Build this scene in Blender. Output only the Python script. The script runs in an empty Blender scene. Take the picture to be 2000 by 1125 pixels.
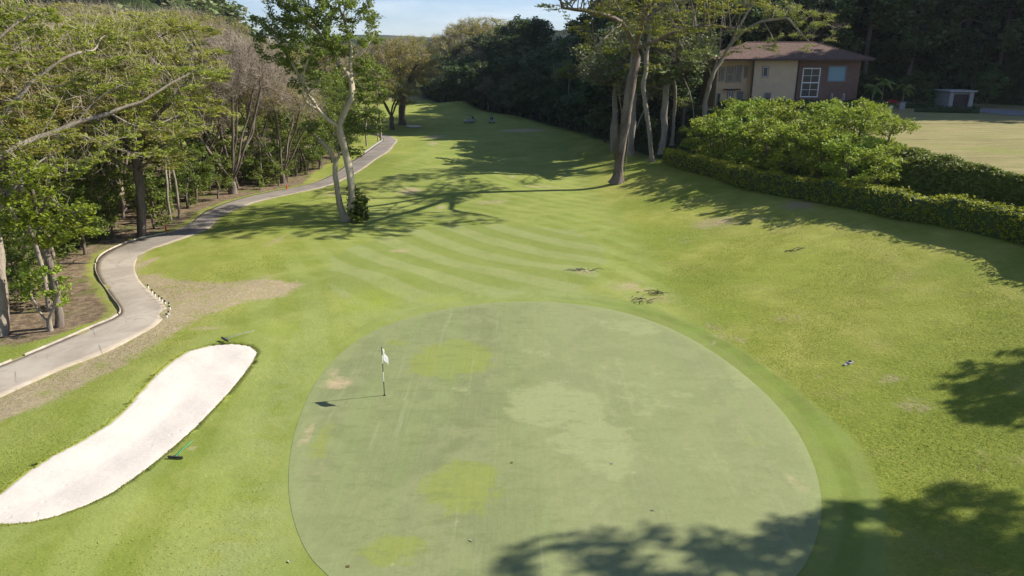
import bpy, bmesh, math, random
import numpy as np
from mathutils import Vector, Matrix, Euler
R = math.radians
# ------------------------------------------------------------------ camera, sky, sun, exposure
scn = bpy.context.scene
COL = scn.collection
cam_d = bpy.data.cameras.new('camera'); cam = bpy.data.objects.new('camera', cam_d); COL.objects.link(cam)
cam.location = (0, 0, 13.0); cam.rotation_euler = (R(90-17.7), 0, 0)
cam_d.sensor_width = 36; cam_d.lens = 36*1380/2000; cam_d.clip_start = .1; cam_d.clip_end = 8000
scn.camera = cam
SUN_AZ = 76.5; SUN_EL = 36.5          # azimuth clockwise from +Y
sd_ = Vector((math.sin(R(SUN_AZ))*math.cos(R(SUN_EL)), math.cos(R(SUN_AZ))*math.cos(R(SUN_EL)), math.sin(R(SUN_EL))))
sl = bpy.data.lights.new('sun', 'SUN'); sl.energy = 4.9; sl.angle = R(.5); sl.color = (1, .945, .87)
so = bpy.data.objects.new('sun', sl); COL.objects.link(so); so.rotation_euler = sd_.to_track_quat('Z', 'Y').to_euler()
w = bpy.data.worlds.new('World'); scn.world = w; w.use_nodes = True
wn = w.node_tree.nodes; wl = w.node_tree.links; bg = wn['Background']
sky = wn.new('ShaderNodeTexSky'); sky.sky_type = 'NISHITA'; sky.sun_disc = False
sky.sun_elevation = R(SUN_EL); sky.sun_rotation = R(SUN_AZ); sky.air_density = 1.0; sky.dust_density = .2; sky.ozone_density = 3
smul = wn.new('ShaderNodeMix'); smul.data_type = 'RGBA'; smul.blend_type = 'MULTIPLY'; smul.inputs[0].default_value = 1; smul.inputs[7].default_value = (.62, .64, .76, 1)
wl.new(sky.outputs[0], smul.inputs[6])
wtc = wn.new('ShaderNodeTexCoord'); wmp = wn.new('ShaderNodeMapping'); wmp.inputs['Scale'].default_value = (2.2, 2.2, 13); wl.new(wtc.outputs['Generated'], wmp.inputs[0])
wno = wn.new('ShaderNodeTexNoise'); wno.inputs['Scale'].default_value = 1.7; wno.inputs['Detail'].default_value = 7; wno.inputs['Roughness'].default_value = .62; wl.new(wmp.outputs[0], wno.inputs['Vector'])
wmr = wn.new('ShaderNodeMapRange'); wmr.inputs['From Min'].default_value = .50; wmr.inputs['From Max'].default_value = .80; wmr.inputs['To Max'].default_value = .55; wl.new(wno.outputs['Fac'], wmr.inputs['Value'])
wcl = wn.new('ShaderNodeMix'); wcl.data_type = 'RGBA'; wcl.inputs[7].default_value = (5.6, 5.9, 6.2, 1); wl.new(wmr.outputs[0], wcl.inputs[0]); wl.new(smul.outputs[2], wcl.inputs[6]); wl.new(wcl.outputs[2], bg.inputs[0]); bg.inputs[1].default_value = .115
scn.view_settings.view_transform = 'Standard'; scn.view_settings.look = 'None'; scn.view_settings.gamma = 1
scn.view_settings.exposure = .80
try: scn.cycles.transparent_max_bounces = 4; scn.cycles.max_bounces = 5
except Exception: pass

# ------------------------------------------------------------------ measured outlines (metres, camera above the origin)
D = {'APRON': [(-11.73, 43.11), (-12.63, 47.81), (-12.03, 52.0), (-9.94, 55.73), (-8.72, 58.85), (-4.48, 60.5), (0.89, 59.86), (5.1, 57.37), (6.8, 52.08), (6.55, 47.1), (5.3, 42.42), (3.94, 39.78), (1.48, 38.83), (-1.47, 38.46), (-4.3, 37.37), (-6.5, 35.1), (-8.52, 37.01), (-10.53, 39.47)],
 'A_BLOBS': [(-26.76, 41.0, 12.24, 2.4, 0.5), (-24.63, 42.0, 13.06, 2.4, 0.5), (-22.82, 43.0, 13.2, 2.4, 0.5), (-21.3, 44.0, 12.77, 2.3, 0.5), (-19.6, 44.0, 11.89, 2.0, 0.5), (-21.97, 42.0, 11.66, 2.2, 0.5), (-23.54, 41.0, 11.14, 2.2, 0.5), (-25.38, 40.0, 11.05, 2.2, 0.5), (-26.97, 39.0, 10.3, 2, 0.5), (-20.79, 42.0, 9.81, 1.9, 0.45), (-22.19, 40.0, 9.21, 1.9, 0.45), (-24.17, 39.0, 9.08, 1.8, 0.45), (-26.85, 42.0, 14.96, 2.6, 0.6), (-26.94, 40.0, 13.58, 2.3, 0.6), (-19.07, 42.0, 9.37, 1.6, 0.45), (-26.09, 44.0, 14.77, 2.6, 0.6), (-24.58, 45.0, 14.52, 2.5, 0.6), (-20.37, 40.0, 8.14, 1.3, 0.4), (-20.65, 44.0, 11.01, 2, 0.5), (-22.94, 38.0, 8.11, 1.4, 0.4), (-26.76, 40.0, 15.63, 2.6, 0.6), (-27.79, 38.0, 13.05, 3, 0.8), (-24.25, 37.0, 7.98, 1.2, 0.4), (-18.71, 45.0, 12.47, 1.8, 0.5), (-26.06, 37.0, 8.24, 1.2, 0.4)],
 'A_LINES': [[(-26.74, 34.5, -0.61), (-26.61, 35.0, 1.9), (-26.89, 36.0, 5.21), (-27.51, 37.0, 7.71)], [(-27.51, 37.0, 7.71), (-26.36, 38.0, 8.73), (-25.54, 39.0, 9.19), (-24.07, 40.0, 9.82), (-22.69, 41.0, 10.25), (-21.37, 42.0, 10.81), (-20.07, 43.0, 11.78), (-18.9, 44.0, 12.48)], [(-25.54, 39.0, 9.19), (-23.6, 39.5, 9.26), (-22.18, 39.5, 8.53), (-20.8, 40.0, 8.14), (-19.52, 41.0, 8.25)], [(-26.89, 36.0, 5.21), (-25.94, 36.5, 6.59), (-24.94, 37.0, 7.84), (-24.31, 38.0, 8.38), (-23.65, 38.5, 9.54)], [(-27.51, 37.0, 7.71), (-27.58, 39.0, 10.03), (-26.16, 40.0, 11.99), (-24.87, 41.0, 13.19), (-23.93, 42.0, 13.74)], [(-24.94, 37.0, 7.84), (-23.66, 36.5, 7.39), (-22.42, 36.5, 7.65), (-21.49, 37.0, 8.5)], [(-27.51, 37.0, 7.71), (-27.27, 37.0, 11.07), (-26.58, 38.0, 13.8), (-25.41, 39.0, 15.07), (-24.6, 40.0, 15.63)], [(-22.69, 41.0, 10.25), (-21.5, 41.0, 9.6), (-20.22, 42.0, 9.66), (-19.07, 43.0, 10.32)], [(-24.31, 38.0, 8.38), (-24.22, 37.0, 7.44), (-23.81, 36.5, 5.92)], [(-24.07, 40.0, 9.82), (-22.97, 40.5, 11.16), (-21.71, 41.0, 11.83), (-20.37, 42.0, 12.5)], [(-26.16, 40.0, 11.99), (-24.83, 40.0, 11.73), (-23.62, 40.5, 12.25), (-22.07, 41.0, 13.06)], [(-25.94, 36.5, 6.59), (-24.49, 36.0, 6.28), (-23.07, 36.0, 6.81), (-22.0, 36.5, 7.78)], [(-25.54, 39.0, 9.19), (-24.72, 39.5, 10.67), (-24.27, 40.0, 11.73), (-23.24, 40.5, 12.79)]],
 'BASE': {'E': (-14.81, 62.3, -0.58), 'F': (12.31, 82.68, -0.5), 'G1': (18.27, 92.68, 0.68), 'G2': (22.61, 101.38, 1.75), 'T1': (-26.52, 34.22, -0.5), 'T2': (-24.08, 35.28, -0.39), 'T2b': (-26.21, 37.74, -0.49), 'T3': (-24.21, 34.69, -0.4), 'T4': (-31.41, 58.28, -1.03), 'T4b': (-31.78, 59.71, -1.06), 'T5': (-31.68, 64.62, -1.09), 'T5b': (-31.31, 65.5, -1.08), 'T6': (-30.48, 78.45, -1.24), 'T7': (-29.08, 88.55, -1.58), 'T8': (-25.71, 126.65, -1.05), 'T8b': (-25.14, 137.72, -1.21), 'T8c': (-25.1, 134.27, -1.14), 'T9': (-25.34, 167.12, -0.75), 'T9b': (-25.69, 159.49, -1.01), 'bag': (-9.19, 175.49, -0.83), 'bush_red': (57.03, 111.03, 6.31), 'cart1': (-10.35, 174.06, -0.84), 'cart2': (-4.94, 174.59, -0.88), 'cone1': (-30.14, 60.19, -1.03), 'cone2': (-26.74, 83.64, -1.38), 'flag': (-5.22, 26.22, 0.0), 'garage': (68.37, 105.5, 6.28), 'ivy': (-14.19, 62.39, -0.6), 'post1': (22.07, 70.69, 1.51), 'post2': (26.9, 52.0, 2.52), 'rakeD': (-13.73, 31.44, 0.25), 'rakeG': (-11.51, 21.25, 0.07), 'rock': (14.79, 28.46, 0.45), 'stick': (-14.09, 29.3, 0.28), 'twig1': (4.65, 43.97, 0.13), 'twig2': (8.38, 39.69, 0.0), 'twig3': (7.26, 38.28, 0.0), 'twig4': (18.48, 45.49, 1.04)},
 'BUNKER': [(-16.011, 18.095), (-16.204, 18.686), (-16.052, 19.149), (-16.092, 20.174), (-15.857, 21.274), (-15.469, 22.257), (-15.103, 23.419), (-15.02, 24.73), (-15.169, 26.238), (-15.265, 27.618), (-15.284, 28.981), (-15.078, 30.324), (-14.335, 31.127), (-13.304, 31.295), (-12.36, 31.032), (-11.802, 30.38), (-11.666, 29.501), (-11.61, 28.108), (-11.618, 26.585), (-11.699, 25.086), (-11.783, 23.619), (-11.955, 22.11), (-12.117, 20.955), (-12.303, 19.974), (-12.547, 19.058), (-12.959, 18.396), (-13.477, 17.857), (-14.038, 17.556), (-14.733, 17.477), (-15.428, 17.608)],
 'COLLAR': [(-0.46, 39.88), (1.53, 40.17), (3.93, 39.59), (6.19, 38.55), (8.18, 36.7), (9.77, 34.1), (10.9, 30.94), (11.63, 27.67), (12.06, 24.98), (12.29, 22.85), (12.14, 20.99), (11.73, 19.39), (10.93, 17.39), (9.94, 15.58), (7.5, 12), (3, 10), (-3, 10.5), (-6, 14), (-7.92, 21.24), (-8.48, 23.76), (-8.77, 26.82), (-8.63, 30.58), (-7.88, 33.9), (-6.25, 36.98), (-3.58, 39.01)],
 'C_BLOBS': [(-24.14, 57.0, 13.45, 3, 0.8), (-27.11, 59.0, 14.24, 3.2, 0.8), (-30.76, 61.0, 15.46, 3.4, 0.9), (-33.73, 62.0, 15.9, 3.2, 0.9), (-25.77, 56.0, 11.22, 2.6, 0.6), (-23.58, 56.0, 10.08, 2.4, 0.6), (-24.02, 55.5, 8.2, 2.0, 0.5), (-26.14, 55.0, 8.25, 2.2, 0.5), (-29.08, 56.0, 10.08, 2.6, 0.6), (-31.66, 57.0, 11.95, 2.8, 0.7), (-30.65, 56.0, 7.77, 2.0, 0.5), (-32.93, 56.0, 6.19, 1.8, 0.5), (-29.97, 64.0, 16.4, 3.4, 0.9), (-27.05, 63.0, 15.54, 3, 0.8), (-22.96, 57.0, 11.95, 2, 0.6), (-34.39, 59.0, 14.24, 3, 0.8), (-27.86, 55.5, 6.25, 1.8, 0.4), (-22.71, 55.5, 9.16, 1.6, 0.4), (-25.98, 55.5, 5.46, 1.6, 0.4)],
 'C_LINES': [[(-31.15, 58.0, -1.09), (-30.78, 58.0, 1.74), (-30.6, 58.0, 4.5), (-30.63, 58.0, 6.36)], [(-30.63, 58.0, 6.36), (-28.21, 57.0, 8.66), (-25.66, 56.0, 10.65), (-23.86, 56.0, 12.34), (-22.72, 57.0, 13.82)], [(-30.63, 58.0, 6.36), (-31.27, 57.0, 8.47), (-32.43, 58.0, 10.76), (-33.47, 60.0, 13.48), (-33.8, 62.0, 15.5)], [(-30.6, 58.0, 4.5), (-27.65, 56.0, 6.59), (-25.43, 55.0, 7.79), (-23.36, 55.0, 8.63)], [(-30.63, 58.0, 6.36), (-30.87, 60.0, 9.06), (-30.5, 62.0, 12.27), (-30.16, 64.0, 15.17)], [(-28.21, 57.0, 8.66), (-25.28, 55.5, 8.97), (-23.19, 56.0, 10.08)], [(-30.6, 58.0, 4.5), (-31.67, 56.5, 5.73), (-32.86, 56.0, 6.59)]],
 'DIRT': [(-21.52, 25.78), (-21.12, 26.39), (-20.3, 28.84), (-19.34, 30.84), (-18.73, 33.09), (-18.59, 35.31), (-19.2, 37.21), (-21.59, 40.45), (-24.83, 44.83), (-24.26, 45.2), (-21.56, 43.09), (-18.12, 41.89), (-15.39, 42.31), (-12.91, 40.94), (-13.2, 39.32), (-15.21, 38.23), (-16.51, 36.38), (-17.13, 34.04), (-17.33, 31.73), (-17.59, 29.18), (-18.06, 27.03), (-18.63, 25.21), (-19.46, 24.05), (-19.91, 23.58)],
 'DRY': [(-26.26, 47.88, 0.49, 3.54, 1.2), (-23.63, 43.93, 0.46, 1.93, 0.8), (-15.64, 43.07, 1.35, 1.22, 0.5), (-18.44, 53.82, 0.68, 3.26, 0.7), (-8.32, 50.54, 1.05, 0.86, 0.8), (16.45, 56.35, 2.44, 2.73, 0.8), (12.79, 52.03, 2.02, 2.23, 0.5), (8.16, 38.83, 2.86, 1.49, 0.55), (10.61, 32.45, 2.09, 1.4, 0.45), (14.73, 34.11, 1.97, 1.31, 0.4), (10.49, 33.85, 1.46, 1.1, 0.5), (23.59, 57.47, 1.74, 2.33, 0.8), (7.16, 40.97, 1.86, 1.39, 0.7), (4.64, 43.86, 0.83, 0.78, 0.7), (9.19, 36.18, 1.34, 0.64, 0.4), (12.42, 33.42, 1.38, 1.29, 0.35), (15.66, 26.67, 0.7, 0.66, 0.7), (15.53, 24.48, 0.97, 0.94, 0.6), (13.13, 27.62, 0.27, 0.27, 0.7), (-11.61, 79.63, 2.04, 2.77, 0.8), (-14.56, 87.33, 1.32, 6.07, 0.5), (-15.29, 143.16, 2.75, 4.58, 0.9), (-14.0, 126.48, 1.45, 2.63, 0.8), (2.23, 156.75, 6.53, 5.24, 1.0), (-6.75, 84.59, 0.86, 2.24, 0.5), (-11.27, 21.99, 0.16, 0.11, 1.4), (16.04, 21.0, 0.84, 0.62, 0.5), (-20.12, 78.8, 1.8, 2.95, 0.7), (-2.15, 73.47, 3.22, 1.66, 0.7), (3.62, 82.92, 3.67, 1.98, 0.6), (-15.72, 33.83, 1.67, 0.51, 0.7), (-12.45, 32.01, 1.44, 0.34, 0.3), (16.14, 31.5, 0.8, 0.55, 0.35), (23.91, 58.31, 1.18, 1.38, 0.6), (0.0, 87.96, 0.77, 1.46, 0.6), (-7.35, 71.57, 0.74, 1.47, 0.8), (-10.95, 48.7, 2.17, 1.56, 0.25), (-25.33, 179.11, 1.56, 5.63, 0.4)],
 'E_BLOBS': [(-19.63, 63.3, 15.55, 2.0, 1.4), (-15.96, 60.3, 16.2, 2.2, 1.3), (-18.3, 62.3, 19.42, 2.4, 1.4), (-14.66, 63.8, 14.34, 1.6, 1.0), (-13.32, 63.8, 11.4, 1.5, 1.0), (-11.65, 63.3, 11.83, 1.2, 0.8), (-13.58, 63.8, 7.48, 1.3, 0.9), (-12.02, 64.1, 7.9, 1.2, 0.8), (-14.25, 64.1, 5.21, 1.1, 0.7), (-18.53, 63.8, 12.67, 1.6, 1.1), (-20.09, 61.3, 15.08, 1.5, 1.1), (-12.99, 61.3, 14.88, 1.5, 1), (-17.78, 61.3, 17.41, 2.3, 1.8), (-20.06, 62.3, 16.5, 1.7, 1.2), (-15.98, 62.8, 18.89, 2.6, 1.5), (-14.16, 60.8, 17.19, 2.2, 1.3), (-12.83, 63.1, 16.55, 1.9, 1.2), (-19.06, 60.3, 13.87, 1.5, 1.5), (-21.15, 62.3, 14.31, 1.0, 0.8), (-16.3, 59.3, 13.86, 1.8, 1.3), (-12.97, 62.3, 18.27, 1.7, 1.1), (-17.97, 64.3, 15.59, 2.2, 1.4), (-11.56, 63.8, 14.96, 1.1, 0.7), (-12.26, 63.3, 12.67, 1.4, 1.0), (-15.07, 60.3, 11.89, 1.3, 1.0), (-12.14, 63.1, 10.35, 1.5, 0.9), (-18.0, 60.8, 11.27, 1.0, 0.8), (-14.11, 62.3, 19.8, 2.2, 1.2), (-14.76, 59.9, 14.64, 1.6, 1.0), (-17.44, 62.3, 7.83, 0.9, 0.6), (-12.48, 63.3, 9.06, 1.3, 0.7)],
 'E_LINES': [[(-15.0, 62.3, -0.58), (-15.33, 62.3, 1.14), (-15.61, 62.5, 2.93), (-15.68, 62.6, 4.59), (-16.04, 62.6, 5.83), (-17.39, 63.0, 7.03), (-18.28, 63.3, 7.97)], [(-14.55, 62.0, -0.47), (-14.07, 61.7, 1.02), (-14.14, 61.7, 3.29), (-14.46, 61.9, 5.7), (-14.78, 62.0, 7.64), (-14.14, 62.0, 9.14), (-13.5, 62.0, 10.19), (-13.67, 62.3, 11.85), (-13.46, 62.6, 13.91), (-13.78, 62.8, 15.53), (-14.37, 63.3, 17.16)], [(-14.78, 62.0, 7.64), (-15.56, 61.5, 8.41), (-16.48, 61.3, 9.31), (-17.14, 61.3, 10.55), (-17.69, 61.1, 11.87), (-18.18, 60.8, 13.4), (-18.93, 60.8, 14.67)], [(-16.48, 61.3, 9.31), (-17.0, 60.5, 9.64), (-17.22, 60.1, 10.68), (-16.91, 59.8, 12.29), (-16.0, 59.7, 13.86)], [(-15.38, 62.3, 4.63), (-15.2, 62.9, 5.35), (-15.56, 63.3, 6.65)], [(-13.67, 62.3, 11.85), (-14.7, 61.8, 13.29), (-16.0, 61.8, 15.49), (-17.18, 61.8, 16.48)], [(-17.14, 61.3, 10.55), (-16.41, 62.0, 11.23), (-15.73, 62.5, 12.67), (-15.64, 62.7, 13.42)], [(-13.5, 62.3, 13.09), (-12.41, 62.7, 13.91), (-11.72, 63.1, 15.14)]],
 'FALLEN': [(3.39, 21.04), (-1.17, 16.99), (-4.43, 15.9), (4.28, 18.42), (-6.08, 16.1), (0.0, 21.1)],
 'FARSAND': [(-24.42, 164.04), (-23.44, 165.4), (-21.61, 164.78), (-19.86, 162.83), (-21.14, 161.05), (-22.87, 161.17)],
 'F_BLOBS': [(5.77, 73.68, 25.47, 4.5, 1.0), (11.45, 70.68, 26.62, 5, 1.2), (17.72, 71.68, 25.97, 5, 1.2), (3.05, 76.68, 22.31, 3.5, 0.9), (9.68, 77.68, 25.23, 4, 1.1), (16.02, 76.68, 25.98, 5, 1.2), (21.38, 75.68, 24.47, 4, 1.1), (4.17, 72.68, 18.14, 2.2, 0.6), (6.46, 68.68, 18.81, 3.2, 0.8), (6.16, 69.68, 16.25, 2.0, 0.6), (8.18, 74.68, 22.07, 4.2, 1.2), (11.68, 70.68, 22.44, 4.5, 1.4), (16.35, 70.68, 22.44, 4.6, 1.3), (23.6, 84.68, 23.28, 4.5, 1.4), (20.54, 67.68, 17.87, 3.0, 0.7), (18.89, 71.68, 17.71, 3.0, 0.8), (13.47, 66.68, 18.22, 3.4, 0.8), (7.79, 68.68, 13.99, 2.0, 0.5), (8.88, 65.68, 17.32, 3.0, 0.8), (12.28, 63.68, 20.35, 3.6, 1.0), (10.57, 64.68, 15.81, 2.2, 0.5), (15.45, 66.68, 15.69, 2.2, 0.5), (5.16, 64.68, 20.46, 3.2, 0.9), (16.12, 63.68, 19.96, 3.2, 0.9), (2.76, 68.68, 19.66, 2.6, 0.7), (14.81, 85.68, 12.55, 2.5, 0.6), (14.31, 89.68, 23.34, 5, 1.4), (22.59, 88.68, 21.05, 5, 1.2), (16.7, 81.68, 16.29, 3, 0.8)],
 'F_LINES': [[(12.31, 82.68, -0.5), (12.48, 82.68, 2.36), (12.76, 82.68, 5.28), (13.04, 82.68, 7.85), (13.42, 82.68, 10.65), (13.69, 82.68, 13.11), (13.69, 82.68, 14.2), (14.06, 82.68, 16.86), (14.58, 82.68, 19.47), (14.84, 82.68, 22.54)], [(13.66, 82.68, 13.66), (13.03, 82.18, 15.52), (11.64, 79.68, 16.98), (9.34, 76.68, 17.65), (6.97, 73.68, 17.84), (4.6, 71.68, 17.94)], [(13.69, 82.68, 14.2), (14.63, 79.68, 14.93), (16.01, 75.68, 15.66), (17.81, 72.68, 16.21), (19.72, 70.68, 16.21), (20.58, 68.68, 15.9)], [(14.06, 82.68, 16.86), (16.37, 83.68, 19.03), (19.15, 84.18, 21.16), (22.41, 84.18, 22.45)], [(13.03, 82.18, 15.52), (11.43, 82.68, 18.95), (9.42, 83.18, 22.09)], [(11.64, 79.68, 16.98), (9.07, 73.68, 15.26), (7.76, 70.68, 14.25)], [(13.66, 82.68, 13.66), (12.88, 76.68, 15.6), (12.42, 70.68, 17.65), (12.33, 65.68, 18.96)]],
 'G1_BLOBS': [(18.59, 94.68, 18.62, 3, 1), (16.5, 94.68, 21.59, 3.5, 1.2), (13.55, 95.68, 19.89, 3, 1), (20.13, 94.68, 14.98, 1.8, 0.6), (14.31, 94.68, 14.37, 2.0, 0.6)],
 'G1_LINES': [[(18.27, 92.68, 0.68), (17.83, 92.68, 3.7), (17.15, 92.98, 7.21), (16.62, 93.18, 10.35), (16.9, 93.68, 13.74), (17.24, 93.68, 16.78), (16.64, 94.18, 19.78)], [(16.9, 93.68, 13.74), (15.4, 94.18, 16.8), (13.79, 94.68, 18.62)]],
 'G2_BLOBS': [(22.88, 102.38, 19.08, 3, 1), (20.43, 103.38, 17.17, 2.6, 1), (21.65, 90.0, 14.22, 2, 0.7), (21.42, 102.38, 9.74, 2, 0.9), (24.19, 101.38, 7.72, 1.6, 0.8), (19.94, 102.38, 21.65, 3.2, 1)],
 'G2_LINES': [[(22.61, 101.38, 1.75), (22.63, 101.38, 5.64), (22.6, 101.38, 9.09), (22.12, 101.88, 12.47), (21.81, 102.38, 16.47), (22.49, 102.38, 19.73)]],
 'G3_BLOBS': [(36.3, 94.33, 14.36, 1.8, 0.4), (39.38, 94.33, 15.59, 1.8, 0.4), (31.41, 95.33, 14.69, 1.6, 0.4), (41.53, 95.33, 17.15, 1.8, 0.4), (34.5, 95.33, 16.23, 2.0, 0.5), (29.43, 97.33, 14.41, 1.5, 0.4), (23.07, 98.33, 21.92, 3.5, 1.2), (27.52, 100.33, 22.72, 4, 1.3), (32.67, 101.33, 21.57, 4, 1.2), (35.89, 98.33, 19.46, 3.5, 0.9), (38.61, 96.33, 17.81, 2.6, 0.6), (36.46, 95.33, 16.23, 2.2, 0.6), (30.15, 98.33, 16.96, 2.5, 0.8), (24.79, 98.33, 16.96, 2, 0.8), (39.55, 97.33, 18.78, 2.5, 0.6), (33.03, 96.33, 15.02, 1.6, 0.5)],
 'G3_LINES': [[(26.0, 99.33, 3.58), (26.24, 99.33, 7.49), (26.68, 99.33, 10.5), (27.12, 99.33, 11.83), (27.5, 99.33, 13.79), (27.62, 99.33, 17.0), (27.89, 99.83, 20.82)], [(26.9, 99.33, 11.17), (25.75, 98.83, 13.46), (24.26, 98.33, 16.96), (23.17, 98.33, 20.7)], [(27.12, 99.33, 11.83), (29.09, 99.83, 15.09), (30.64, 100.33, 18.32), (32.4, 101.33, 20.93)], [(27.5, 99.33, 13.79), (26.53, 100.33, 17.04), (25.92, 101.33, 20.93)], [(29.09, 99.83, 15.09), (30.47, 99.33, 16.88), (32.7, 98.33, 18.22), (35.63, 97.33, 18.47)], [(25.56, 99.83, 3.54), (24.66, 99.83, 7.8), (23.25, 99.93, 11.15), (22.82, 100.33, 13.47), (23.59, 100.33, 17.04), (22.67, 100.33, 20.23)], [(35.63, 97.33, 18.47), (36.76, 96.33, 16.88), (38.79, 95.83, 14.88)], [(32.7, 98.33, 18.22), (33.93, 97.33, 15.98), (34.64, 96.83, 14.08)]],
 'GBROWN': [(-7.41, 27.43, 0.91, 0.8, 1.0), (-7.92, 28.46, 0.4, 0.64, 0.9), (-7.5, 23.0, 0.34, 1.35, 0.8), (-6.5, 20.31, 0.51, 0.79, 0.5), (-6.85, 28.91, 0.46, 0.5, 0.5), (9.29, 19.87, 0.5, 0.88, 0.8), (9.47, 21.26, 0.7, 0.98, 0.3), (-6.3, 18.1, 0.23, 1.0, 0.5)],
 'GPALE': [(1.63, 25.45, 2.04, 2.23, 1.1), (2.96, 22.64, 1.66, 2.56, 1.0), (5.56, 26.84, 2.35, 3.95, 0.5), (5.61, 21.26, 2.11, 1.97, 0.4), (6.32, 34.02, 2.37, 1.62, 0.7), (9.94, 27.84, 0.86, 2.04, 0.7), (-2.55, 26.6, 0.85, 0.67, 0.5), (1.2, 30.66, 1.44, 1.23, 0.4), (2.86, 18.89, 1.91, 1.62, 0.35), (1.26, 26.36, 1.05, 1.32, 0.6)],
 'GREEN': [(-6.913, 18.875), (-7.375, 20.3), (-7.74, 21.747), (-8.056, 23.377), (-8.293, 25.44), (-8.384, 27.317), (-8.276, 29.157), (-7.935, 31.225), (-7.299, 32.955), (-6.415, 34.574), (-4.743, 36.268), (-2.867, 37.384), (-0.875, 38.096), (1.464, 38.278), (3.759, 37.738), (5.652, 36.784), (7.326, 35.156), (8.706, 32.944), (9.714, 30.173), (10.293, 27.576), (10.575, 25.311), (10.571, 23.195), (10.297, 21.262), (9.922, 19.727), (9.313, 18.114), (8.494, 16.705), (7.627, 15.581), (6.2, 14.3), (4.4, 13.4), (2.4, 12.9), (0.2, 12.8), (-1.8, 13.3), (-3.5, 14.2), (-4.902, 15.578), (-5.567, 16.268), (-6.24, 17.375)],
 'GYEL': [(-2.72, 30.06, 2.01, 2.26, 1.35), (-3.7, 29.36, 1.16, 1.71, 1.1), (-1.57, 19.73, 1.4, 1.74, 1.2), (-3.28, 16.49, 1.14, 0.86, 1.0), (-5.85, 31.92, 0.99, 1.7, 0.6), (-6.84, 22.63, 0.55, 2.19, 0.7), (7.85, 25.01, 0.81, 0.52, 0.5), (5.74, 23.58, 0.38, 0.27, 0.8), (8.58, 22.28, 0.55, 0.92, 0.5), (4.91, 33.3, 1.81, 1.42, 0.3), (-3.49, 16.93, 0.87, 0.9, 0.6), (6.55, 29.76, 0.94, 0.81, 0.35)],
 'LUSH': [(-4.13, 38.54, 1.47, 0.91, 0.5), (-7.84, 37.95, 1.73, 2.07, 0.8), (17.73, 42.03, 4.19, 5.99, 0.7), (20.28, 33.04, 2.17, 2.94, 0.5), (-21.0, 49.14, 3.31, 4.05, 0.5), (-7.58, 26.36, 1.05, 4.27, 0.3), (10.85, 27.28, 0.82, 1.43, 0.2), (-16.76, 33.22, 3.29, 0.81, 0.3), (-22.73, 30.78, 1.61, 0.81, 0.5), (-22.67, 34.84, 1.78, 1.16, 0.6), (-12.19, 33.48, 1.52, 1.08, 0.4), (-8.93, 19.38, 0.96, 1.7, 0.35), (11.5, 21.88, 0.51, 1.98, 0.15)],
 'PATHL': [(-23.97, 28.5), (-23.61, 29.93), (-22.76, 32.38), (-22.07, 34.75), (-21.65, 36.09), (-22.0, 37.48), (-24.4, 40.74), (-26.93, 44.18), (-29.51, 48.19), (-31.14, 52.23), (-31.18, 56.72), (-29.61, 59.54), (-29.48, 63.52), (-30.37, 68.83), (-30.01, 74.53), (-28.43, 81.23), (-25.46, 87.59), (-24.74, 94.86), (-24.59, 106.68), (-24.12, 118.51), (-24.25, 131.69), (-25.35, 141.14), (-27.46, 147.27), (-30.3, 149.47)],
 'PATHR': [(-21.49, 25.17), (-21.12, 26.39), (-20.34, 28.91), (-19.38, 30.91), (-18.77, 33.16), (-18.59, 34.84), (-19.09, 36.85), (-20.05, 38.39), (-21.69, 40.47), (-24.07, 43.67), (-26.79, 48.28), (-28.14, 52.58), (-27.49, 56.35), (-26.73, 60.96), (-27.88, 66.62), (-27.33, 73.45), (-25.2, 78.81), (-22.22, 85.35), (-21.41, 95.46), (-20.43, 108.52), (-20.49, 121.86), (-21.73, 136.01), (-24.83, 146.59), (-28.28, 150.04)],
 'STAKES': [(-22.45, 41.57), (-21.68, 40.47), (-21.17, 39.79), (-20.58, 39.08), (-20.2, 38.6), (-19.75, 38.09), (-19.34, 37.64), (-19.01, 37.07), (-18.65, 36.12), (-18.55, 35.7)]}

# ------------------------------------------------------------------ terrain
def sstep(t):
    t = np.clip(t, 0, 1); return t*t*(3-2*t)
def gau(x, y, cx, cy, rx, ry, a=0.0):
    c, s = np.cos(a), np.sin(a); dx = x-cx; dy = y-cy
    return np.exp(-(((c*dx+s*dy)/rx)**2+((-s*dx+c*dy)/ry)**2))
def poly_sd(x, y, P):
    """signed distance to a closed polygon, negative inside"""
    x = np.asarray(x, float); y = np.asarray(y, float)
    P = np.asarray(P, float); d = np.full(x.shape, 1e18); ins = np.zeros(x.shape, bool)
    n = len(P)
    for i in range(n):
        ax, ay = P[i]; bx, by = P[(i+1) % n]
        ex, ey = bx-ax, by-ay; L = ex*ex+ey*ey+1e-12
        t = np.clip(((x-ax)*ex+(y-ay)*ey)/L, 0, 1)
        d = np.minimum(d, (x-ax-t*ex)**2+(y-ay-t*ey)**2)
        c = ((ay > y) != (by > y)) & (x < (bx-ax)*(y-ay)/((by-ay) if by != ay else 1e-9)+ax)
        ins ^= c
    d = np.sqrt(d); return np.where(ins, -d, d)
HILL = [(-34,285),(-24,250),(-12,222),(0,200),(9,170),(14,145),(17,126),(25,124),(38,129),(62,131),(81,127),(89,104),(108,95),(150,90),
        (320,90),(420,300),(350,560),(60,600),(-20,430),(-40,330)]
LEFTHILL = [(-180,250),(-118,255),(-93,320),(-145,430),(-240,620),(-600,700),(-700,300),(-300,240)]
def hedge_x(y): return np.interp(y, [0,20,38.5,46,52,57,62,70,90,105], [29,28.8,28.6,27.9,26.3,24.8,23.3,21.8,19.4,18])
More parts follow.
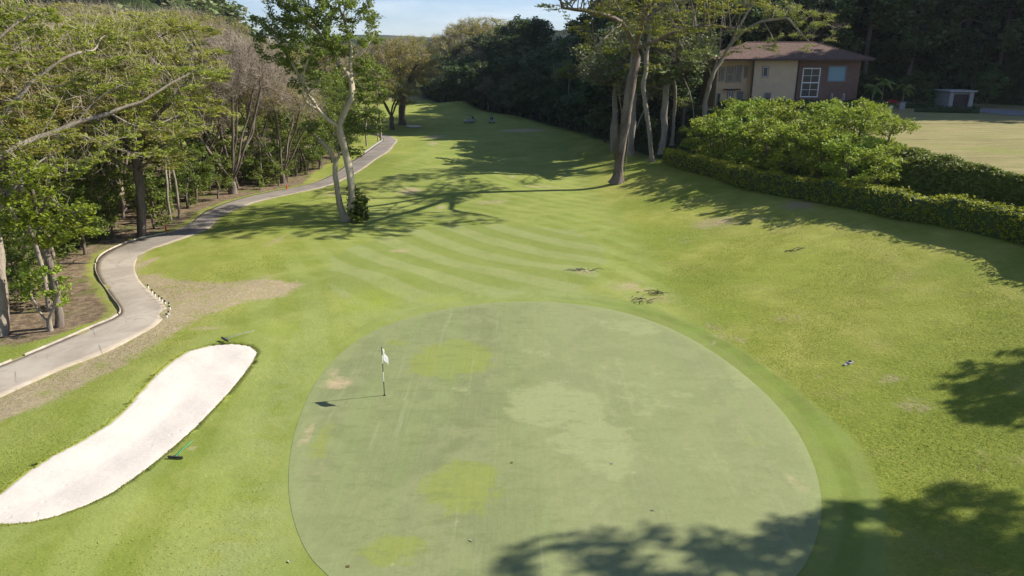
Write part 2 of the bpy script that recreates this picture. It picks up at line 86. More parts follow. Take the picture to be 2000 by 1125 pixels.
def hedge_z(y): return np.interp(y, [0,20,38,46,52,62,90,110,150], [3.4,3.4,3.2,2.8,2.5,1.9,1.1,.8,.5])
def terr_x(y): return np.interp(y, [0,44,63,80,100,110,126], [31.2,31.4,33.3,34.5,33,29,24])
def base_z(x, y):
    x = np.asarray(x, float); y = np.asarray(y, float)
    z = np.interp(y, [0,42,60,80,110,150,210,300,500,3000], [0,0,-.45,-.9,-1.1,-1.0,-.6,0,1,3])
    # left side falls a little towards the wood
    z = z - 0.55*sstep((-x-15)/14)*sstep((y-12)/20)*sstep((160-y)/60)
    # gentle undulation
    z = z + .10*np.sin(x*.23+y*.11)*sstep((y-40)/15) + .16*np.sin(x*.09-y*.13+1)*sstep((y-50)/40)*sstep((500-y)/100)
    z = z + .28*gau(x,y,-14.5,29,3.2,9,-.5) + .25*gau(x,y,-13.5,16,4,5,0)
    z = z + .75*gau(x,y,-15,108,7,7) + .5*gau(x,y,-4,90,9,4) + .5*gau(x,y,-12,128,9,5) + .9*gau(x,y,-26,232,14,12) - .4*gau(x,y,-8,72,10,6)
    z = z + 1.6*gau(x,y,-12,228,9,8)
    z = z + .30*gau(x,y,-9.5,42.5,4.5,2.2,.2) + .22*gau(x,y,3,44.5,6,2.0) + .2*gau(x,y,-19,47,4,3)
    # right slope up to the hedge
    hx = hedge_x(y); hz = hedge_z(y)
    xi = np.interp(y, [0,15,25,34,42,60,90,120], [10.5,11.2,10.5,9,8.5,8,7,8])
    f = np.clip((x-xi)/(hx-xi), 0, 1.2)
    slope = hz*(0.9*f**1.5+0.1*sstep(f))
    fade = sstep((175-y)/60)
    z = z*(1-.7*sstep((x-xi)/(hx-xi))) + slope*fade
    # bank and terrace
    tx = terr_x(y)
    b = sstep((x-(hx+.9))/np.maximum(tx-hx-.9, .5))
    onT = sstep((165-y)/25)
    lawn = 6.2 + .10*sstep((x-52)/3) + .02*np.sin(y*.4)
    z = z*(1-b*onT) + lawn*b*onT
    return z
def terrain(x, y):
    x = np.asarray(x, float); y = np.asarray(y, float)
    z = base_z(x, y)
    d = np.maximum(-poly_sd(x, y, HILL), 0)
    z = z + (42-30*sstep((y-165)/50)*sstep((60-x)/30)+62*sstep((x-18)/60))*(1-np.exp(-d/68.0))*sstep(d/6+.15)
    d = np.maximum(-poly_sd(x, y, LEFTHILL), 0)
    z = z + 120*(1-np.exp(-d/80.0))
    # far wooded ridges
    z = z + 40*np.exp(-((y-1150)/230)**2)*(.85+.25*np.sin(x*.0061+1.0)+.10*np.sin(x*.017))*sstep((y-700)/250)
    z = z + 75*np.exp(-((y-2000)/350)**2)*(.8+.25*np.sin(x*.0031+2.2)+.08*np.sin(x*.011))*sstep((y-1400)/250)
    return z

def tz(x, y): return float(terrain(x, y))

# ------------------------------------------------------------------ object helpers
def meta(o, label=None, cat=None, group=None, kind=None):
    if label: o['label'] = label
    if cat: o['category'] = cat
    if group: o['group'] = group
    if kind: o['kind'] = kind
    return o
def empty(name, loc=(0, 0, 0), rz=0, **k):
    o = bpy.data.objects.new(name, None); COL.objects.link(o); o.location = loc; o.rotation_euler = (0, 0, rz)
    o.empty_display_size = .3
    return meta(o, **k)
def link(name, me, mat=None, parent=None, **k):
    o = bpy.data.objects.new(name, me); COL.objects.link(o)
    if mat and not me.materials: me.materials.append(mat)
    if parent: o.parent = parent
    return meta(o, **k)
def mesh_np(name, V, F, smooth=False):
    """V (N,3) floats, F (M,k) ints"""
    me = bpy.data.meshes.new(name); V = np.asarray(V, np.float32); F = np.asarray(F, np.int32); k = F.shape[1]
    me.vertices.add(len(V)); me.vertices.foreach_set('co', V.ravel())
    me.loops.add(F.size); me.loops.foreach_set('vertex_index', F.ravel())
    me.polygons.add(len(F)); me.polygons.foreach_set('loop_start', np.arange(0, F.size, k, dtype=np.int32))
    try: me.polygons.foreach_set('loop_total', np.full(len(F), k, np.int32))
    except Exception: pass
    if smooth: me.polygons.foreach_set('use_smooth', np.ones(len(F), bool))
    me.update(calc_edges=True); return me
def copy_tree(o, parent=None):
    c = o.copy(); COL.objects.link(c)
    if parent: c.parent = parent
    for ch in list(o.children): copy_tree(ch, c)
    return c
class MB:
    """collects simple shapes into one mesh"""
    def __init__(s): s.v = []; s.f = []
    def add(s, V, F):
        n = len(s.v); s.v += [tuple(p) for p in V]; s.f += [tuple(i+n for i in f) for f in F]; return s
    def box(s, x0, x1, y0, y1, z0, z1, bev=0.0, M=None):
        bm = bmesh.new(); bmesh.ops.create_cube(bm, size=1)
        for v in bm.verts: v.co = Vector(((x0+x1)/2+v.co.x*(x1-x0), (y0+y1)/2+v.co.y*(y1-y0), (z0+z1)/2+v.co.z*(z1-z0)))
        if bev: bmesh.ops.bevel(bm, geom=bm.edges[:], offset=bev, segments=2, affect='EDGES', profile=.6)
        if M is not None: bmesh.ops.transform(bm, matrix=M, verts=bm.verts)
        bm.verts.index_update(); s.add([v.co[:] for v in bm.verts], [[v.index for v in f.verts] for f in bm.faces]); bm.free(); return s
    def tube(s, pts, rad, n=8, cap=True):
        pts = [Vector(p) for p in pts]; rad = rad if isinstance(rad, (list, tuple)) else [rad]*len(pts)
        V = []; F = []; ref = Vector((.3, .9, .1))
        for i, p in enumerate(pts):
            t = (pts[min(i+1, len(pts)-1)]-pts[max(i-1, 0)]).normalized()
            if abs(t.dot(ref.normalized())) > .95: ref = Vector((1, 0, .2))
            a = t.cross(ref).normalized(); b = t.cross(a).normalized()
            for k in range(n):
                an = 2*math.pi*k/n; V.append(p+(a*math.cos(an)+b*math.sin(an))*rad[i])
        for i in range(len(pts)-1):
            for k in range(n): F.append((i*n+k, i*n+(k+1) % n, (i+1)*n+(k+1) % n, (i+1)*n+k))
        if cap: F.append(tuple(range(n))[::-1]); F.append(tuple(range((len(pts)-1)*n, len(pts)*n)))
        return s.add(V, F)
    def build(s, name, mat, parent=None, smooth=False, **k):
        me = bpy.data.meshes.new(name); me.from_pydata(s.v, [], s.f); me.validate(); me.update()
        if smooth: me.polygons.foreach_set('use_smooth', np.ones(len(me.polygons), bool))
        bm = bmesh.new(); bm.from_mesh(me); bmesh.ops.recalc_face_normals(bm, faces=bm.faces); bm.to_mesh(me); bm.free()
        return link(name, me, mat, parent, **k)

# ------------------------------------------------------------------ materials
class NT:
    def __init__(s, name):
        s.m = bpy.data.materials.new(name); s.m.use_nodes = True; s.t = s.m.node_tree; s.N = s.t.nodes; s.b = s.N['Principled BSDF']
        s.out = s.N['Material Output']; s.pos = s.N.new('ShaderNodeNewGeometry').outputs['Position']; s.b.inputs['Specular IOR Level'].default_value = .25
    def put(s, inp, v):
        if isinstance(v, bpy.types.NodeSocket): s.t.links.new(v, inp)
        elif v is not None: inp.default_value = (tuple(v)+(1,))[:4] if isinstance(v, (tuple, list)) and inp.type == 'RGBA' else v
    def noise(s, scale, detail=4, rough=.55, vec=None, dist=0, st=None):
        n = s.N.new('ShaderNodeTexNoise'); n.inputs['Scale'].default_value = scale; n.inputs['Detail'].default_value = detail
        n.inputs['Roughness'].default_value = rough; n.inputs['Distortion'].default_value = dist
        v = vec if vec is not None else s.pos
        if st:
            mp = s.N.new('ShaderNodeMapping'); s.put(mp.inputs['Vector'], v); mp.inputs['Scale'].default_value = st[:3]
            if len(st) > 3: mp.inputs['Rotation'].default_value = (0, 0, st[3])
            v = mp.outputs[0]
        s.put(n.inputs['Vector'], v); return n.outputs['Fac']
    def N_x(s):
        n = s.N.new('ShaderNodeSeparateXYZ'); s.put(n.inputs[0], s.pos); return n.outputs[0]
    def math(s, op, a, b=None, c=None):
        n = s.N.new('ShaderNodeMath'); n.operation = op; s.put(n.inputs[0], a); s.put(n.inputs[1], b); s.put(n.inputs[2], c); return n.outputs[0]
    def step(s, v, lo, hi):
        n = s.N.new('ShaderNodeMapRange'); n.interpolation_type = 'SMOOTHSTEP'; s.put(n.inputs['Value'], v)
        s.put(n.inputs['From Min'], lo); s.put(n.inputs['From Max'], hi); return n.outputs[0]
    def mix(s, f, a, b, mode='MIX'):
        n = s.N.new('ShaderNodeMix'); n.data_type = 'RGBA'; n.blend_type = mode; n.clamp_factor = True
        s.put(n.inputs[0], f); s.put(n.inputs[6], a); s.put(n.inputs[7], b); return n.outputs[2]
    def attr(s, name):
        n = s.N.new('ShaderNodeAttribute'); n.attribute_name = name; return n.outputs['Fac']
    def bump(s, h, strength=.5, dist=.05):
        n = s.N.new('ShaderNodeBump'); s.put(n.inputs['Height'], h); s.put(n.inputs['Strength'], strength); n.inputs['Distance'].default_value = dist
        s.put(s.b.inputs['Normal'], n.outputs[0]); return n.outputs[0]
    def fin(s, col, rough=.9, spec=None):
        s.put(s.b.inputs['Base Color'], col); s.put(s.b.inputs['Roughness'], rough)
        if spec is not None: s.b.inputs['Specular IOR Level'].default_value = spec
        return s.m

def m_plain(name, c, rough=.6, var=.15, scale=3, spec=.3, metal=0):
    n = NT(name); f = n.noise(scale, 5, .6); k = n.step(f, .3, .7)
    col = n.mix(k, tuple(x*(1-var) for x in c), tuple(min(1, x*(1+var)) for x in c)); n.b.inputs['Metallic'].default_value = metal
    return n.fin(col, rough, spec)

def m_ground():
    n = NT('ground_turf')
    big = n.noise(.07, 4, .6); mid = n.noise(.55, 5, .6, dist=.4); fine = n.noise(5.5, 5, .7); vf = n.noise(26, 3, .75)
    blade = n.noise(9, 4, .75, st=(1, 2.2, 1, .5))
    g1 = (.252, .276, .046); g2 = (.365, .355, .088); g3 = (.178, .228, .034)
    rough = n.mix(n.step(mid, .30, .72), g1, g2)
    rough = n.mix(n.step(big, .40, .62), n.mix(n.step(fine, .35, .7), g3, g1), rough)
    rough = n.mix(n.math('MULTIPLY', n.step(n.noise(.28, 6, .7, dist=.8), .52, .74), .55), rough, (.30, .27, .10))
    sm_l = n.mix(n.step(n.noise(.35, 5, .6, dist=.5), .35, .65), (.165, .208, .036), (.242, .268, .068)); ls = n.step(n.math('SINE', n.math('ADD', n.attr('lstr'), n.math('MULTIPLY', n.noise(.2, 3), 3))), -.5, .5)
    sm_l = n.mix(n.math('MULTIPLY', ls, .35), sm_l, (.275, .320, .105)); rough = n.mix(n.math('MULTIPLY', n.step(n.attr('rough'), 1.0, .0), .8), rough, sm_l)
    # close-mown apron with arcs of mower stripes
    st = n.attr('stripe'); wob = n.math('MULTIPLY', n.math('SUBTRACT', n.noise(.12, 2), .5), 1.6)
    s = n.math('SINE', n.math('ADD', st, wob)); sm = n.math('MULTIPLY', n.step(s, -.3, .3), n.step(n.noise(.35, 6, .7), .12, .5))
    apron = n.mix(sm, (.190, .228, .056), (.262, .284, .112))
    apron = n.mix(n.math('MULTIPLY', n.step(mid, .45, .75), .5), apron, (.205, .245, .065))
    edge = n.math('MULTIPLY', n.math('SUBTRACT', n.noise(.9, 4), .5), 1.5)
    ma = n.step(n.math('ADD', n.attr('apron'), edge), .25, -.25)
    ma = n.math('MULTIPLY', ma, .66)
    col = n.mix(ma, rough, apron)
    # collar ring round the green
    e2 = n.math('MULTIPLY', n.math('SUBTRACT', n.noise(1.3, 4), .5), .35)
    mc = n.step(n.math('ADD', n.attr('collar'), e2), .22, -.22)
    cs = n.step(n.math('SINE', n.math('MULTIPLY', n.attr('greensd'), 5.2)), -.6, .6)
    collar = n.mix(cs, (.140, .176, .038), (.180, .208, .056))
    collar = n.mix(n.math('MULTIPLY', n.step(mid, .35, .7), .45), collar, (.20, .29, .06))
    col = n.mix(n.math('MULTIPLY', n.math('MULTIPLY', mc, .88), n.attr('cfade')), col, collar)
    # pale sweep of walked turf round the far edge of the green
    mw = n.attr('walk'); col = n.mix(n.math('MULTIPLY', mw, n.step(n.noise(.8, 5, .65, dist=1.2), .3, .6)), col, (.25, .285, .105))
    lush = n.math('MULTIPLY', n.attr('lush'), n.step(mid, .15, .6)); col = n.mix(lush, col, (.245, .288, .042))
    # dry, worn turf
    dn = n.math('ADD', n.attr('dry'), n.math('MULTIPLY', n.math('SUBTRACT', n.noise(1.1, 7, .72, dist=.6), .5), 1.5))
    dry = n.mix(n.step(fine, .3, .75), (.30, .235, .135), (.43, .355, .215)); dry = n.mix(n.step(n.noise(.9, 4), .5, .75), dry, (.27, .28, .09))
    col = n.mix(n.math('MULTIPLY', n.step(dn, .35, .95), n.step(n.attr('dry'), .03, .2)), col, dry)
    # mown terrace lawn, tan
    lw = n.mix(n.step(n.noise(.5, 6, .65, st=(.35, 1.6, 1)), .3, .7), (.235, .21, .085), (.33, .285, .13)); lw = n.mix(n.step(n.noise(.13, 4, .6), .5, .7), lw, (.25, .25, .08))
    lw = n.mix(n.math('MULTIPLY', n.attr('rut'), n.step(n.noise(1.6, 5, .7), .3, .6)), lw, (.10, .085, .035))
    col = n.mix(n.attr('lawn'), col, lw)
    # leaf litter under the wood
    lt = n.mix(n.step(n.noise(2.2, 6, .7), .35, .68), (.115, .082, .050), (.290, .215, .135)); lt = n.mix(n.step(n.noise(.35, 5, .6), .50, .68), lt, (.13, .15, .035))
    lt = n.mix(n.math('MULTIPLY', n.step(n.noise(17, 2, .6), .62, .72), .7), lt, (.42, .35, .26))
    ml = n.step(n.math('ADD', n.attr('litter'), n.math('MULTIPLY', n.math('SUBTRACT', n.noise(.7, 6, .7), .5), 1.2)), .35, .75)
    col = n.mix(ml, col, lt)
    # wooded hill ground and far woods, also the shade painted under hill-foot trees
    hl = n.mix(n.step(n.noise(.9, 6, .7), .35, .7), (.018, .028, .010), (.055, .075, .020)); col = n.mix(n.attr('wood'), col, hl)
    # blade-scale mottling
    v = n.math('ADD', n.math('MULTIPLY', n.step(blade, .25, .8), .30), n.math('ADD', n.math('MULTIPLY', vf, .18), n.math('ADD', n.math('MULTIPLY', n.noise(1.7, 7, .78, dist=.3), .62), .44)))
    short = n.math('MAXIMUM', n.math('MAXIMUM', mc, ma), n.math('MULTIPLY', n.step(n.attr('rough'), 1.0, .0), .7)); v = n.math('ADD', n.math('MULTIPLY', v, n.math('SUBTRACT', 1, n.math('MULTIPLY', short, .55))), n.math('MULTIPLY', short, .55))
    hsv = n.N.new('ShaderNodeHueSaturation'); n.put(hsv.inputs['Color'], col); n.put(hsv.inputs['Value'], v)
    h = n.math('ADD', n.math('MULTIPLY', blade, 1.0), n.math('MULTIPLY', fine, 1.4))
    n.bump(h, n.math('SUBTRACT', .75, n.math('MULTIPLY', short, .5)), .08)
    return n.fin(hsv.outputs[0], 1.0, .1)

def m_green():
    n = NT('putting_turf')
    d = n.noise(.32, 7, .66, dist=.9); d2 = n.noise(1.1, 6, .7, dist=.4); f = n.noise(14, 4, .7); mo = n.noise(4.0, 5, .7)
    a = (.180, .198, .086); b = (.232, .247, .110); c = (.148, .168, .076)
    col = n.mix(n.math('MULTIPLY', n.step(d, .44, .54), .6), a, b); col = n.mix(n.math('MULTIPLY', n.step(d2, .48, .66), .35), col, c)
    band = n.step(n.math('SINE', n.math('MULTIPLY', n.math('ADD', n.N_x(), n.math('MULTIPLY', n.noise(.25, 3, .6), 1.6)), 1.15)), -.3, .5); col = n.mix(n.math('MULTIPLY', band, .40), col, (.200, .228, .092))
    pale = n.math('ADD', n.attr('gpale'), n.math('MULTIPLY', n.math('SUBTRACT', n.noise(.7, 8, .74, dist=.15), .5), 2.6))
    col = n.mix(n.math('MULTIPLY', n.step(pale, .42, .70), .75), col, (.272, .292, .132))
    yel = n.math('ADD', n.attr('gyel'), n.math('MULTIPLY', n.math('SUBTRACT', n.noise(.9, 8, .76, dist=.2), .5), 2.2))
    col = n.mix(n.math('MULTIPLY', n.step(yel, .45, .75), .8), col, (.212, .242, .052))
    br = n.math('ADD', n.attr('gbrown'), n.math('MULTIPLY', n.math('SUBTRACT', n.noise(2.2, 7, .72, dist=.5), .5), 1.5))
    col = n.mix(n.math('MULTIPLY', n.step(br, .45, 1.0), .75), col, (.44, .33, .20))
    # roller lines and faint scuffs running up the green
    ln = n.noise(1.0, 5, .7, st=(2.6, .10, 1, -.10)); col = n.mix(n.math('MULTIPLY', n.step(ln, .57, .72), .40), col, (.30, .33, .17))
    ln2 = n.noise(1.0, 3, .6, st=(.9, .05, 1, -.10)); col = n.mix(n.math('MULTIPLY', n.step(ln2, .52, .62), .22), col, (.19, .26, .085))
    nap = n.noise(1.0, 4, .7, st=(9, .35, 1, -.10)); col = n.mix(n.math('MULTIPLY', n.step(nap, .4, .7), .10), col, (.33, .36, .17))
    ball = n.noise(2.6, 3, .5); col = n.mix(n.math('MULTIPLY', n.step(ball, .70, .76), .5), col, (.34, .33, .17))
    mt = n.noise(1.0, 7, .75, st=(.9, 2.2, 1, .15)); col = n.mix(n.math('MULTIPLY', n.step(mt, .50, .62), .40), col, (.145, .170, .064)); side = n.step(n.math('ADD', n.N_x(), n.math('MULTIPLY', n.noise(.3, 6, .7), 6)), 2.5, 5.5); col = n.mix(n.math('MULTIPLY', side, .30), col, (.276, .296, .136))
    rim = n.step(n.math('ADD', n.attr('greensd'), n.math('MULTIPLY', n.noise(.8, 5, .7), .8)), -.5, .5); col = n.mix(n.math('MULTIPLY', rim, .55), col, (.245, .275, .112))
    v = n.math('ADD', n.math('MULTIPLY', f, .35), n.math('ADD', n.math('MULTIPLY', mo, .22), .72))
    hsv = n.N.new('ShaderNodeHueSaturation'); n.put(hsv.inputs['Color'], col); n.put(hsv.inputs['Value'], v)
    n.bump(f, .25, .02); return n.fin(hsv.outputs[0], .95, .12)

def m_sand():
    n = NT('bunker_sand'); a = n.noise(.9, 5, .6); f = n.noise(20, 4, .7)
    col = n.mix(n.step(a, .3, .7), (.56, .50, .42), (.60, .54, .46)); col = n.mix(n.math('MULTIPLY', n.step(f, .70, .80), .10), col, (.48, .41, .33))
    col = n.mix(n.math('MULTIPLY', n.step(n.noise(3.5, 6, .75), .66, .74), .18), col, (.55, .49, .41))
    w_ = n.noise(1, 3, .6, st=(1.2, 9, 1, .6)); fp = n.N.new('ShaderNodeTexVoronoi'); fp.inputs['Scale'].default_value = 2.4; n.put(fp.inputs['Vector'], n.pos); pit = n.math('MULTIPLY', n.step(fp.outputs['Distance'], .22, .08), n.step(n.noise(.35, 3), .48, .56))
    n.bump(n.math('SUBTRACT', n.math('ADD', n.math('MULTIPLY', w_, 1.2), n.math('MULTIPLY', n.noise(1.8, 6, .6), 3)), n.math('MULTIPLY', pit, .8)), .4, .03)
    return n.fin(col, 1, .05)
def m_path():
    n = NT('path_concrete'); a = n.noise(.35, 6, .65, dist=.5); f = n.noise(22, 4, .7)
    col = n.mix(n.step(a, .35, .66), (.335, .285, .222), (.43, .375, .295)); col = n.mix(n.math('MULTIPLY', n.step(n.noise(1.6, 6, .7), .52, .7), .4), col, (.26, .235, .20))
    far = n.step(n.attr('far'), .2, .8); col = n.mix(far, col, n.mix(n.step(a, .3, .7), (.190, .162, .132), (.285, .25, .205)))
    col = n.mix(n.math('MULTIPLY', n.attr('edge'), n.step(n.noise(2.4, 5, .7), .35, .65)), col, (.33, .27, .18))
    jt = n.step(n.math('ABSOLUTE', n.math('SUBTRACT', n.math('FRACT', n.math('DIVIDE', n.attr('along'), 4.2)), .5)), .012, .006); col = n.mix(n.math('MULTIPLY', jt, n.math('MULTIPLY', n.step(n.noise(.5, 4), .40, .55), .6)), col, (.16, .14, .115))
    ck = n.N.new('ShaderNodeTexVoronoi'); ck.feature = 'DISTANCE_TO_EDGE'; ck.inputs['Scale'].default_value = .42; wv = n.N.new('ShaderNodeVectorMath'); wv.operation = 'ADD'; n.put(wv.inputs[0], n.pos); nn_ = n.N.new('ShaderNodeTexNoise'); nn_.inputs['Scale'].default_value = 1.4; n.put(nn_.inputs['Vector'], n.pos); n.put(wv.inputs[1], nn_.outputs['Color']); n.put(ck.inputs['Vector'], wv.outputs[0])
    col = n.mix(n.math('MULTIPLY', n.step(ck.outputs['Distance'], .014, .004), n.math('MULTIPLY', n.step(n.noise(.22, 3), .50, .60), .6)), col, (.17, .15, .125))
    v = n.math('ADD', n.math('MULTIPLY', f, .3), .85); hsv = n.N.new('ShaderNodeHueSaturation'); n.put(hsv.inputs['Color'], col); n.put(hsv.inputs['Value'], v)
    n.bump(f, .3, .01); return n.fin(hsv.outputs[0], .9, .15)

def m_leaf(name, c1, c2, c3, trans=.35, clump=.35, gloss=.25):
    n = NT(name); geo = n.N.new('ShaderNodeNewGeometry'); r = geo.outputs['Random Per Island']; oi = n.N.new('ShaderNodeObjectInfo')
    col = n.mix(n.step(r, .1, .9), c1, c2); col = n.mix(n.math('MULTIPLY', n.step(n.noise(clump, 4, .6), .45, .62), .8), col, c3)
    hsv = n.N.new('ShaderNodeHueSaturation'); n.put(hsv.inputs['Color'], col)
    n.put(hsv.inputs['Value'], n.math('ADD', .78, n.math('MULTIPLY', oi.outputs['Random'], .44))); n.put(hsv.inputs['Hue'], n.math('ADD', .485, n.math('MULTIPLY', n.math('FRACT', n.math('MULTIPLY', oi.outputs['Random'], 7.3)), .03)))
    c = hsv.outputs[0]; n.put(n.b.inputs['Base Color'], c); n.b.inputs['Roughness'].default_value = .55; n.b.inputs['Specular IOR Level'].default_value = gloss
    tr = n.N.new('ShaderNodeBsdfTranslucent'); n.put(tr.inputs[0], c if name == 'flag_cloth' else n.mix(.35, c, (.25, .30, .02)))
    mx = n.N.new('ShaderNodeMixShader'); mx.inputs[0].default_value = trans; n.t.links.new(n.b.outputs[0], mx.inputs[1]); n.t.links.new(tr.outputs[0], mx.inputs[2])
    n.t.links.new(mx.outputs[0], n.out.inputs[0]); return n.m
def m_bark(name, c1, c2, c3, rough=.9):
    n = NT(name); a = n.noise(1.2, 6, .7, st=(1, 1, .35)); b = n.noise(6, 5, .7, st=(2.5, 2.5, .4))
    col = n.mix(n.step(a, .35, .65), c1, c2); col = n.mix(n.math('MULTIPLY', n.step(b, .5, .7), .7), col, c3)
    n.bump(b, .7, .06); return n.fin(col, rough, .1)

HAZE = .00008
M = dict(
 ground=m_ground(), green=m_green(), sand=m_sand(), path=m_path(),
 kerb=m_plain('kerb_concrete', (.42, .365, .285), .9, .22, 2.5, .1),
 bark_grey=m_bark('bark_grey', (.25, .205, .155), (.36, .31, .24), (.10, .08, .06)),
 bark_pale=m_bark('bark_pale', (.38, .315, .215), (.50, .43, .315), (.20, .145, .095)),
 bark_dark=m_bark('bark_dark', (.10, .082, .065), (.19, .155, .12), (.05, .04, .03)),
 bark_rough=m_bark('bark_rough', (.13, .10, .08), (.23, .19, .155), (.05, .038, .03)),
 twig=m_bark('twig_grey', (.33, .27, .205), (.42, .35, .275), (.20, .16, .12)),
 l_olive=m_leaf('leaf_olive', (0.212, 0.246, 0.032), (0.397, 0.404, 0.063), (0.304, 0.294, 0.063), .48, .4),
 l_olive2=m_leaf('leaf_olive_brown', (0.229, 0.230, 0.040), (0.397, 0.365, 0.081), (0.381, 0.286, 0.098), .46, .4),
 l_green=m_leaf('leaf_green', (0.101, 0.149, 0.022), (0.227, 0.276, 0.046), (0.154, 0.194, 0.029), .36, .5, .25),
 l_fresh=m_leaf('leaf_fresh', (.115, .165, .030), (.225, .275, .055), (.165, .205, .045), .40, .5, .2),
 l_deep=m_leaf('leaf_deep', (0.088, 0.136, 0.022), (0.205, 0.254, 0.044), (0.146, 0.184, 0.029), .3, .3, .25),
 l_lime=m_leaf('leaf_lime', (0.172, 0.231, 0.014), (0.315, 0.357, 0.024), (0.237, 0.283, 0.018), .42, .8, .35),
 l_bush=m_leaf('leaf_bush', (0.170, 0.242, 0.024), (0.350, 0.423, 0.050), (0.244, 0.320, 0.033), .42, .9, .2),
 l_hedge=m_leaf('leaf_hedge', (0.188, 0.238, 0.018), (0.423, 0.446, 0.031), (0.312, 0.353, 0.024), .42, 1.3, .25),
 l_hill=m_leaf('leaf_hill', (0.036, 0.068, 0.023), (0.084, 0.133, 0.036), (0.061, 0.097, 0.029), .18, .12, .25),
 l_hill2=m_leaf('leaf_hill_olive', (0.104, 0.138, 0.046), (0.218, 0.250, 0.083), (0.177, 0.166, 0.079), .2, .12, .25),
 l_far=m_leaf('leaf_far_ridge', (.030, .050, .022), (.060, .085, .035), (.045, .065, .030), .15, .02, .2),
 l_dark=m_leaf('leaf_clipped_dark', (0.026, 0.052, 0.016), (0.058, 0.098, 0.026), (0.039, 0.072, 0.019), .15, 1, .25),
 l_red=m_leaf('leaf_red_flower', (.45, .015, .03), (.65, .04, .06), (.55, .02, .04), .25, 1, .3),
 l_dry=m_leaf('leaf_dry', (.30, .17, .05), (.42, .28, .09), (.25, .14, .05), .3, .6, .2),
 white=m_plain('white_paint', (.78, .77, .74), .5, .05), black=m_plain('black_paint', (.02, .02, .02), .5, .1),
 red=m_plain('red_paint', (.62, .05, .03), .5, .1), green_p=m_plain('green_paint', (.02, .28, .16), .45, .1),
 metal=m_plain('grey_metal', (.33, .33, .33), .4, .2, 6, .5, .6), rubber=m_plain('dark_rubber', (.03, .03, .03), .8, .2),
 stone=m_plain('grey_stone', (.32, .31, .29), .9, .35, 9, .1), tan=m_plain('tan_render', (.60, .46, .31), .9, .05, 1.1, .1), tan2=m_plain('warm_render', (.62, .45, .28), .9, .05, 1.1, .1),
 brown=m_plain('brown_render', (.20, .125, .095), .9, .10, 1.5, .1), trim=m_plain('dark_trim', (.05, .035, .03), .6, .15),
 frame_grey=m_plain('grey_frame', (.20, .19, .20), .6, .08), soffit=m_plain('dark_soffit', (.10, .065, .05), .8, .1), drive=m_plain('driveway_stone', (.22, .215, .21), .9, .2, 1.5, .1),
 skin=m_plain('bag_cloth', (.45, .44, .42), .8, .1))
def m_tiles():
    n = NT('clay_tiles'); wv = n.N.new('ShaderNodeTexWave'); wv.wave_type = 'BANDS'; wv.bands_direction = 'X'; wv.inputs['Scale'].default_value = 1.6
    n.put(wv.inputs['Vector'], n.pos); wv.inputs['Distortion'].default_value = .4
    col = n.mix(n.step(n.noise(3.2, 5, .7), .35, .7), (.125, .075, .055), (.21, .14, .105)); col = n.mix(n.math('MULTIPLY', n.step(n.noise(1.1, 6, .7), .5, .7), .6), col, (.10, .07, .055))
    n.bump(wv.outputs['Fac'], .9, .08); return n.fin(col, .85, .2)
M['tiles'] = m_tiles(); M['flag_cloth'] = m_leaf('flag_cloth', (.80, .79, .76), (.82, .81, .78), (.80, .79, .76), .35, 1, .1)
def m_glass(name, c, rough=.08):
    n = NT(name); n.b.inputs['Specular IOR Level'].default_value = .9; return n.fin(c, rough, .5)
M['glass'] = m_glass('window_glass', (.02, .024, .028), .25); M['glass_blue'] = m_glass('blue_window_blind', (.17, .32, .38), .35)
M['glass_curt'] = m_glass('curtained_glass', (.11, .115, .105), .25)

# ------------------------------------------------------------------ ground sheet
def axis(segs):
    out = []
    for a, b, s in segs: out.append(np.arange(a, b, s))
    return np.unique(np.round(np.concatenate(out), 4))
xs = axis([(-3600, -600, 100), (-600, -200, 20), (-200, -80, 5), (-80, -34, 1.0), (-34, -22, .3), (-22, 24, .18), (24, 34, .3), (34, 90, .8), (90, 200, 5), (200, 600, 20), (600, 3601, 100)])
ys = axis([(-200, 0, 20), (0, 12, 1), (12, 40, .18), (40, 62, .25), (62, 120, .5), (120, 320, 1.6), (320, 700, 10), (700, 2600, 40), (2600, 4001, 200)])
X, Y = np.meshgrid(xs, ys); nx, ny = len(xs), len(ys)
bsd = np.full(X.shape, 99.0); nb = (X > -30) & (X < -3) & (Y < 42) & (Y > 5); bsd[nb] = poly_sd(X[nb], Y[nb], D['BUNKER'])
# snap grid vertices near the bunker edge onto the edge so that its lip is clean
eps = .02; ms = nb & (np.abs(bsd) < .11)
gx = (poly_sd(X[ms]+eps, Y[ms], D['BUNKER'])-poly_sd(X[ms]-eps, Y[ms], D['BUNKER']))/(2*eps); gy = (poly_sd(X[ms], Y[ms]+eps, D['BUNKER'])-poly_sd(X[ms], Y[ms]-eps, D['BUNKER']))/(2*eps)
X = X.copy(); Y = Y.copy(); q = bsd[ms]; X[ms] -= gx*q; Y[ms] -= gy*q; bsd[ms] = 0
Z = terrain(X, Y)
lip = np.where(bsd < -.001, -.55, 0)
Zg = Z+lip
